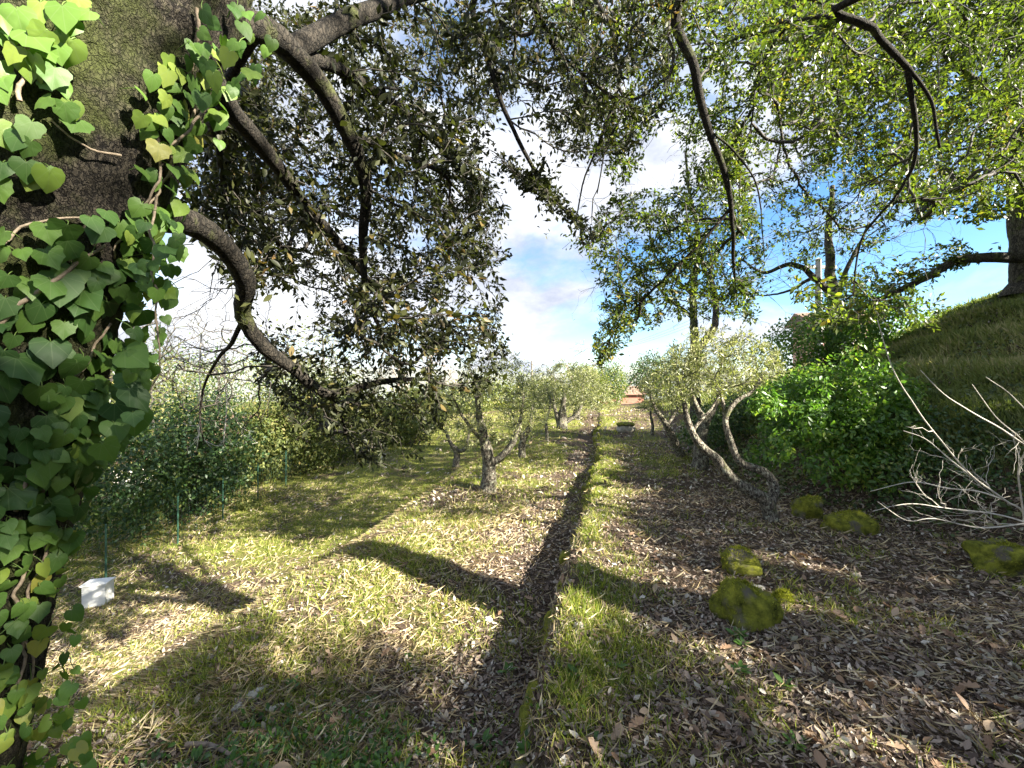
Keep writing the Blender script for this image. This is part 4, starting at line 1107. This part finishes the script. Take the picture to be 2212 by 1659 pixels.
# ivy thicket on the bank
ivb = []
for (u, v, Y, r) in ((1700, 850, 6.4, .55), (1780, 830, 6.3, .6), (1880, 850, 6.0, .6), (1760, 920, 6.0, .6), (1850, 930, 5.7, .6), (1930, 900, 5.7, .55), (1690, 930, 6.2, .45), (1800, 1000, 5.6, .5), (1900, 1010, 5.4, .5), (1960, 960, 5.5, .5)):
    ivb.append((at(u, v, Y), (r * .8, r * .7, r * .55)))
rg_ = np.random.default_rng(9)
for q in range(26):
    u = rg_.uniform(1640, 2000); v = np.interp(u, [1640, 1700, 1850, 2000], [860, 800, 790, 830]) + rg_.uniform(-25, 160); ivb.append((at(u, v, rg_.uniform(5.5, 6.3)), tuple(rg_.uniform(.10, .28, 3))))
shrub('ivy_bush', 'bright green ivy thicket spilling down the bank behind the leaning olive', 'bush', None, ivb, 15000, (.045, .10), 'bank_ivy', 401, IVY2 if False else SMALL)
lobes = [(at(u, v, Y), (.6, .5, .45)) for u, v, Y in ((2050, 960, 5.3), (2150, 980, 5.2), (2250, 1000, 5.1), (2100, 1040, 4.95), (2200, 1060, 4.9), (2000, 1040, 5.1))]
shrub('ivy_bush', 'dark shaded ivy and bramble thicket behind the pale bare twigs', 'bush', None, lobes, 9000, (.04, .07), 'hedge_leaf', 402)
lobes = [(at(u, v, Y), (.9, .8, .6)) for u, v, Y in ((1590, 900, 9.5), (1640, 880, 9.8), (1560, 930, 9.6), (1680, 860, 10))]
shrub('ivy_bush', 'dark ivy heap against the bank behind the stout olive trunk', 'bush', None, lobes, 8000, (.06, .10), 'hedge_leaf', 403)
lobes = [(at(u, v, Y), (1.1, 1., .8)) for u, v, Y in ((1800, 720, 11), (1900, 700, 11.4), (1730, 750, 11.5), (1850, 680, 11.2))]
shrub('ivy_bush', 'green ivy bush wrapped round the foot of the ivy-clad bare tree', 'bush', None, lobes, 9000, (.08, .13), 'bank_ivy', 404)
# evergreen belt added along the hill crest to shade the terrace and foreground
for k, (X, Y, top, r) in enumerate(((13.2, 6.4, 6.8, 1.5), (13.0, 4.3, 7.2, 1.5), (13.2, 2.2, 7.5, 1.5), (13.0, .2, 7.75, 1.5), (13.2, -1.8, 8.0, 1.5), (13.2, -3.7, 8.5, 1.6), (13.0, -6.6, 11.8, 1.9), (13.4, -9.0, 12.6, 2.3))):
    g = float(zg(X, Y)); hh = top - g
    rg = np.random.default_rng(700 + k)
    lb = [(np.array([X, Y, g + hh * f]) + rg.normal(0, .25, 3) * [1, 1, 0], (r * q, r * q, hh * .3)) for f, q in ((.2, 1.), (.45, 1.), (.72, .85))]
    shrub('shade_evergreen', ('tall' if top > 8 else 'low') + ' dense evergreen added on the crest of the hill to shade the terrace', 'tree', 'evergreens added for shade', lb, 15000 if top > 9 else 5200, (.16, .26), 'hedge_leaf', 700 + k)
# hedge beyond the fence
rng = np.random.default_rng(71)
for k, (u, v, Y, r, h, mat, lab) in enumerate((
        (250, 1060, 8.4, 1.3, 1.75, 'hedge_leaf', 'dense dark green hedge plant behind the white box'),
        (380, 1010, 9.6, 1.3, 1.9, 'hedge_leaf', 'dark hedge plant behind the first green fence post'),
        (470, 1000, 10.6, 1.1, 1.7, 'hedge_leaf', 'dark hedge plant behind the second green fence post'),
        (580, 960, 12.4, 1.0, 1.7, 'shrub_leaf', 'light green shrub rising behind the third fence post'),
        (640, 930, 13.4, 1.1, 2.1, 'shrub_leaf', 'tall yellow-green shrub at the far end of the fence'),
        (730, 930, 15.5, 1.4, 2.0, 'shrub_leaf', 'olive-green shrub under the end of the drooping limb'),
        (820, 920, 17.5, 1.5, 1.5, 'shrub_leaf', 'rounded shrub at the edge of the lower terrace'),
        (910, 905, 19, 1.6, 1.5, 'shrub_leaf', 'pale shrub behind the low olive on the lower terrace'),
        (330, 900, 13, 2.0, 2.3, 'shrub_leaf', 'sunlit yellowish shrub above the dark hedge'))):
    c = at(u, v, Y); g = zg(c[0], c[1]); c = np.array([c[0], c[1], g + h * .75])
    lb = [(c + rng.normal(0, .35 * r, 3) * [1, 1, .5], (r * .75, r * .75, h * rng.uniform(.6, .85))) for _ in range(5)]
    if k == 0: lb += [(c + [-1.1, -1.2 * q, 0], (r * .75, r * .75, h * .75)) for q in (.6, 1.6, 2.6, 3.6)]
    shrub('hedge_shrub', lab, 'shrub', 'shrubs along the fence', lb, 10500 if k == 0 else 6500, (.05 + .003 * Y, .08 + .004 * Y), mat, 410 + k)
for k, (u, Y, r, h, mat, lab) in enumerate((
        (1290, 34, 2.0, 2.6, 'shrub_leaf', 'bushy evergreen standing behind the rounded olive'),
        (1310, 42, 2.4, 3.2, 'hedge_leaf', 'dark evergreen beside the red walled house'),
        (1190, 36, 2.2, 2.0, 'shrub_leaf', 'grey green bush between the far olives and street lamp'),
        (1090, 34, 2.6, 2.0, 'shrub_leaf', 'far bush seen through the crown of the sunny olive'),
        (1000, 32, 3.0, 1.8, 'shrub_leaf', 'far bush behind the lower terrace and drooping limb'),
        (600, 30, 4.5, 4.0, 'shrub_leaf', 'far tree clump beyond the fence'),
        (420, 26, 4.5, 4.0, 'hedge_leaf', 'far dark clump beyond the hedge'),
        (1420, 36, 2.5, 3.0, 'hedge_leaf', 'dark bush closing the view beside the far olive sapling'))):
    c = at(u, 850, Y); g = zg(c[0], c[1]); c = np.array([c[0], c[1], g + h * .6])
    lb = [(c + rng.normal(0, .4 * r, 3) * [1, 1, .4], (r * .7, r * .7, h * rng.uniform(.5, .75))) for _ in range(5)]
    shrub('far_bush', lab, 'bush', 'bushes beyond the grove', lb, 4500, (.14, .24), mat, 430 + k)
c = at(535, 1078, 10.2); c[2] = zg(c[0], c[1]) + .14
shrub('yellow_shrub', 'small yellowish bush at the foot of the fence', 'bush', None, [(c, (.24, .2, .2)), (c + [.12, 0, -.02], (.18, .16, .15))], 900, (.04, .07), 'shrub_leaf', 450)

# --- pale bare shrub by the bank
def pale_shrub():
    t = thing('bare_shrub', 'leafless shrub with pale whitish twigs fanning out over the leaf litter', 'shrub')
    sk = Skel(); rg = np.random.default_rng(55)
    Y = 3.0
    b = at(2262, 1160, Y); b[2] = zg(b[0], b[1]) - .05; b1 = at(2222, 1130, Y)
    sk.limb([b, b1, at(2170, 1080, Y), at(2100, 1030, Y - .05), at(2040, 960, Y - .1), at(1985, 890, Y - .15), at(1930, 800, Y - .2), at(1895, 690, Y - .25)], .0085, .0025, .04, False, .02, 1)
    sk.limb([b1, at(2150, 1110, Y), at(2050, 1100, Y - .1), at(1960, 1090, Y - .2), at(1885, 1105, Y - .3)], .006, .0018, .04, True, .02, 2)
    sk.limb([b1, at(2120, 1140, Y), at(2020, 1120, Y - .1), at(1960, 1125, Y - .15), at(1895, 1085, Y - .2)], .006, .0018, .04, True, .02, 3)
    sk.limb([at(2170, 1080, Y), at(2110, 1060, Y + .1), at(2050, 1055, Y + .2), at(1970, 1040, Y + .3), at(1880, 1060, Y + .3)], .006, .0018, .04, True, .02, 4)
    sk.limb([at(2100, 1030, Y - .05), at(2060, 1000, Y), at(2000, 950, Y + .1), at(1950, 930, Y + .1)], .005, .0015, .04, True, .02, 5)
    sk.limb([at(2212, 1120, Y), at(2200, 1020, Y - .1), at(2212, 960, Y - .2), at(2150, 900, Y - .2), at(2100, 830, Y - .2)], .006, .002, .04, True, .02, 6)
    sk.limb([at(2212, 960, Y - .2), at(2150, 920, Y - .25), at(2050, 860, Y - .3), at(1990, 800, Y - .3)], .006, .002, .04, True, .02, 7)
    sk.limb([at(2230, 1100, Y), at(2250, 950, Y - .1), at(2190, 860, Y - .1), at(2130, 815, Y - .1)], .006, .002, .04, True, .02, 8)
    T = np.vstack([cloud(120, [(1870, 1110), (1960, 1010), (1960, 900), (2080, 960), (2212, 900), (2212, 1080), (2120, 1150), (1960, 1135)], Y - .4, Y + .25, rg)])
    sk.grow(T, .045, .0, .5, rg).radii(.0011, .4, .01)
    for k, bb in enumerate(sk.limb_meshes(7, .1)): bb.build('stem', M['pale_twig'], t)
    tag(sk.twig_mesh().build('twigs', M['pale_twig'], t), kind='stuff')
pale_shrub()
# dead pale twigs hanging by the hedge
for k, (pts, lab) in enumerate((([(435, 720, 5), (432, 830, 5), (430, 920, 5), (425, 975, 5)], 'dead pale twig hanging before the hedge near the ivy trunk'),
                               ([(485, 760, 4.2), (488, 850, 4.2), (482, 960, 4.2)], 'dead straight pale twig hanging from the drooping limb'))):
    rg = np.random.default_rng(500 + k); t = thing('hanging_twig', lab, 'twig', 'dead hanging twigs'); sk = Skel()
    sk.limb(ats(pts), .009, .003, .06, False, .04, k)
    p = np.array(pts[-1]); sk.grow(cloud(14, [(p[0] - 70, p[1] - 120), (p[0] + 80, p[1] - 120), (p[0] + 90, p[1]), (p[0] - 60, p[1])], p[2] - .2, p[2] + .2, rg), .06, 0, .6, rg).radii(.0022, .4, .008)
    for bb in sk.limb_meshes(6, .1): bb.build('stem', M['pale_twig'], t)
    tag(sk.twig_mesh().build('twigs', M['pale_twig'], t), kind='stuff')

# ivy creeping over the lower bank
cv = MB(); rng = np.random.default_rng(61)
Y = np.sqrt(rng.uniform(9, 196, 60000)); X = foot(Y) + .215 * Y - .2 + np.where(rng.random(60000) < .55, rng.uniform(-.5, 2.6, 60000), rng.uniform(1.5, 9, 60000))
d = xprime(X, Y) - foot(Y)
k = (X < 1.3 * Y) & (rng.random(60000) < np.interp(d, [-.5, 0, .5, 1.3, 2.6, 9], [.05, .5, .9, .8, .6, .5])) & (fbm(p2(X, Y), 1.1, 3, 9) > -.12)
P = np.stack([X, Y, zg(X, Y)], -1)[k]; n = len(P); nn = zn(P)
nr = unit(nn + .6 * rng.normal(size=(n, 3))); ax = np.cross(nr, rdir(n, rng))
leaves(cv, QUAD, P + nn * rng.uniform(.0, .10, n)[:, None], ax, nr, rng.uniform(.04, .075, n) * np.interp(P[:, 1], [3, 12], [.9, 1.6]), np.clip(rng.random(n) * .9, 0, 1), 1.5)
tag(cv.build('bank_ivy', M['creeper']), 'dark ivy creeping over the steep foot of the bank', 'ivy', kind='stuff')

# ground ivy and weeds on the shaded soil in front
wd = MB(); rg = np.random.default_rng(91); n = 2600
X = rg.normal(-.95, .42, n); Y = rg.normal(2.02, .2, n); k = (fbm(p2(X, Y), 4, 3, 2) > -.05) & (Y > 1.6); X, Y = X[k], Y[k]; n = len(X)
ax = unit(np.stack([rg.normal(0, .6, n), rg.normal(0, .6, n), rg.uniform(.2, 1., n)], -1))
leaves(wd, SMALL, np.stack([X, Y, zg(X, Y) + rg.uniform(.0, .035, n)], -1), ax, rdir(n, rg) * .5 + np.array([0, 0, 1.]), rg.uniform(.018, .045, n), rg.uniform(0, .6, n), 1.2)
tag(wd.build('ground_weeds', M['bank_ivy']), 'patch of low green weeds on the shaded soil before the sunny grass', 'weeds', kind='stuff')
# small weed rosettes
for k in range(26):
    rg = np.random.default_rng(600 + k)
    Y = rg.uniform(1.85, 2.9); X = rg.uniform(-.75, .85) * Y
    if k < 8: X = rg.uniform(-1.5, -.5); Y = rg.uniform(1.85, 2.2)
    t = MB(); n = rg.integers(7, 14); a = rg.uniform(0, 6.28, n)
    ax = unit(np.stack([np.cos(a), np.sin(a), rg.uniform(.15, .7, n)], -1)); nr = np.tile([0, 0, 1.], (n, 1)) + .2 * rg.normal(size=(n, 3))
    base = np.array([X, Y, zg(X, Y) + .01])
    leaves(t, OVAL, base + ax * .01, ax, nr, rg.uniform(.03, .07, n), rg.uniform(.2, .6, n))
    tag(t.build('weed', M['bank_ivy']), 'small leafy weed rosette on the shaded leaf litter', 'weed', 'weed rosettes')

# ------------------------------------------------------------------ fence, box, buildings, poles
def box(mb, c, s, rot=0.):
    c = np.array(c, float); s = np.array(s, float) / 2
    v = np.array([(x, y, z) for x in (-1, 1) for y in (-1, 1) for z in (-1, 1)], float) * s
    R = np.array([[math.cos(rot), -math.sin(rot), 0], [math.sin(rot), math.cos(rot), 0], [0, 0, 1]])
    mb.add(v @ R.T + c, None, [(0, 1, 3, 2), (4, 6, 7, 5), (0, 4, 5, 1), (2, 3, 7, 6), (0, 2, 6, 4), (1, 5, 7, 3)])
    return mb
fence = thing('wire_fence', 'low green wire fence on thin posts between sunny slope and hedge', 'fence')
fy = np.array([5.6, 7.0, 8.4, 9.6, 10.8, 12.0, 13.2]); fx = -6.55 + .06 * (fy - 8)
fz = zg(fx, fy)
for x, y, z in zip(fx, fy, fz):
    b = MB(); tube(b, np.array([(x, y, z - .1), (x, y, z + .4), (x, y, z + .98)]), .015, 8); b.build('post', M['post'], fence, False)
w = MB()
for i in range(len(fx) - 1):
    a = np.array([fx[i], fy[i], fz[i]]); c = np.array([fx[i + 1], fy[i + 1], fz[i + 1]])
    for h in np.linspace(.04, .94, 10): tube(w, np.array([a + [0, 0, h], (a + c) / 2 + [0, 0, h - .01], c + [0, 0, h]]), .0015, 3)
    for s in np.linspace(0, 1, 14)[1:-1]:
        p = a + (c - a) * s; tube(w, np.array([p + [0, 0, .04], p + [0, 0, .5], p + [0, 0, .94]]), .0013, 3)
tag(w.build('wire_mesh', M['post'], fence), kind='stuff')

wb = thing('utility_box', 'small white box standing on the ground below the dark hedge', 'box')
c = at(212, 1225, 6.3); c[2] = zg(c[0], c[1])
b = MB(); box(b, c + [0, 0, .15], (.28, .2, .32), .25); o = b.build('housing', M['white'], wb, False)
b = MB(); box(b, c + [0, 0, .325], (.31, .23, .025), .25); b.build('lid', M['white'], wb, False)
b = MB(); box(b, c + [-.15, -.04, .14], (.012, .12, .22), .25); b.build('side_panel', M['post'], wb, False)

def house(label, X, Y, w_, d_, h, wall, rot, base=None, wins=2, group='far houses'):
    t = thing('house', label, 'house', group)
    g = float(zg(X, Y)) if base is None else base
    R = np.array([[math.cos(rot), -math.sin(rot), 0], [math.sin(rot), math.cos(rot), 0], [0, 0, 1]])
    W = lambda p: np.array(p) @ R.T + np.array([X, Y, g])
    b = MB(); box(b, (X, Y, g + h / 2 - .2), (w_, d_, h + .4), rot); b.build('wall', M[wall], t, False)
    e = .35; rh = w_ * .16
    v = np.array([(-w_ / 2 - e, -d_ / 2 - e, h - .05), (w_ / 2 + e, -d_ / 2 - e, h - .05), (w_ / 2 + e, d_ / 2 + e, h - .05), (-w_ / 2 - e, d_ / 2 + e, h - .05), (-w_ / 2 - e, 0, h + rh), (w_ / 2 + e, 0, h + rh)])
    v2 = np.vstack([v, v + [0, 0, .14]])
    b = MB(); b.add(W(v2), [(0, 4, 3), (1, 2, 5), (6, 9, 10), (7, 11, 8)], [(0, 1, 5, 4), (2, 3, 4, 5), (6, 10, 11, 7), (8, 11, 10, 9), (0, 6, 7, 1), (2, 8, 9, 3)]); b.build('roof', M['roof'], t, False)
    for k in range(wins):
        x = (k + .5) / wins * w_ - w_ / 2
        b = MB(); box(b, W((x, -d_ / 2 - .01, h * .55)), (.9, .08, 1.2), rot); f = b.build('window', M['white'], t, False)
        for q in (-1, 1):
            b = MB(); box(b, W((x + q * .2, -d_ / 2 - .04, h * .55)), (.34, .06, 1.05), rot); b.build('pane', M['dark_glass'], f, False)
    return t
house('small far house with red brick wall beyond the end of the terrace', 14.6, 60, 6, 5, 2.4, 'red_wall', .1, -2.2, 0)
house('white house glimpsed through gaps in the hedge', -10.6, 16.5, 6, 5, 1.9, 'render', .5, -2.6)
if 0: house('pale cream house low beyond the hedge near the ivy trunk', -22, 26, 8, 6, 3.2, 'render', .3, -2.6)
house('pink house peeping over the brow of the hill', 18.2, 24.5, 3, 3, 2.2, 'pink', -.3, 2.9, 1)

lamp = thing('street_lamp', 'slim street lamp post with curved arm far beyond the grove', 'street lamp')
p = at(1149, 780, 45); g = float(zg(p[0], p[1]))
b = MB(); tube(b, np.array([(p[0], p[1], g - .2), (p[0], p[1], 2.), (p[0], p[1], p[2])]), np.array([.12, .11, .09]), 10); b.build('post', M['timber'], lamp)
b = MB(); tube(b, smooth_path([(p[0], p[1], p[2] - .9), (p[0] + .5, p[1], p[2] - .45), (p[0] + 1.1, p[1], p[2] - .35)], .1), .03, 6); b.build('arm', M['metal'], lamp)
b = MB(); box(b, (p[0] + 1.4, p[1], p[2] - .37), (.65, .2, .1)); b.build('lamp_head', M['metal'], lamp)
pole = thing('utility_pole', 'grey concrete utility pole beside the ivy-clad bare tree', 'utility pole')
p = at(1768, 560, 16); g = float(zg(p[0], p[1]))
b = MB()
tube(b, np.array([(p[0], p[1], g - .2), (p[0], p[1], (g + p[2]) / 2), (p[0], p[1], p[2])]), np.array([.16, .14, .12]), 4); b.build('shaft', M['concrete'], pole, False)
b = MB(); box(b, (p[0], p[1], p[2] - .3), (1.3, .1, .1)); b.build('crossarm', M['concrete'], pole, False)
for q in range(3):
    a = p + [(-.5, 0, .5)[q] if q != 1 else 0, 0, -.22]; a = np.array([p[0] + (-.5, 0, .5)[q], p[1], p[2] - .2]); e = np.array([8.0 + q * .4, 60, 6.2])
    t_ = np.linspace(0, 1, 16)[:, None]; w_ = a + (e - a) * t_; w_[:, 2] -= 1.2 * (4 * t_[:, 0] * (1 - t_[:, 0]))
    b = MB(); tube(b, w_, .007, 4); b.build('wire', M['timber'], pole)

# mossy block on the terrace
bl = thing('stone_block', 'square mossy stone block lying on the far part of the terrace', 'stone block')
p = at(1352, 935, 14.5); p[2] = zg(p[0], p[1]); b, V = rock(p + [0, 0, .12], (.30, .24, .2), 77, rough=.16, sub=14)
b.build('stone_body', M['stone'], bl)
b, V = rock(p + [0, 0, .26], (.30, .24, .08), 78, rough=.2, sub=12); b.build('moss_cap', M['moss'], bl)

# far hills
h = MB(); n = 90
ang = np.linspace(-1.2, 1.2, n)
for (D, hh, sd) in ((420, 30, 1), ):
    prof = hh * (.35 + 1.1 * (fbm(p2(ang * 3, np.zeros(n)), 1, 4, sd) + .5) * np.interp(ang, [-1.2, -.4, 0, .4, 1.2], [1, .8, .35, .3, .4]))
    rows = [np.stack([np.sin(ang) * (D + k * 40), np.cos(ang) * (D + k * 40), -25 + (prof + 25) * math.sin(k / 5 * math.pi / 2)], -1) for k in range(6)]
    V = np.vstack(rows); i = (np.arange(5)[:, None] * n + np.arange(n - 1)[None]).ravel()
    h.add(V, None, np.stack([i, i + 1, i + n + 1, i + n], -1))
M['far_hill'] = plain_mat('far_wooded_hill', (.10, .12, .11), (.19, .19, .17), .05, 1.)
tag(h.build('hills', M['far_hill']), kind='structure')

tot = sum(len(o.data.polygons) for o in bpy.data.objects if o.type == 'MESH')
print('objects', len(bpy.data.objects), 'faces', tot)
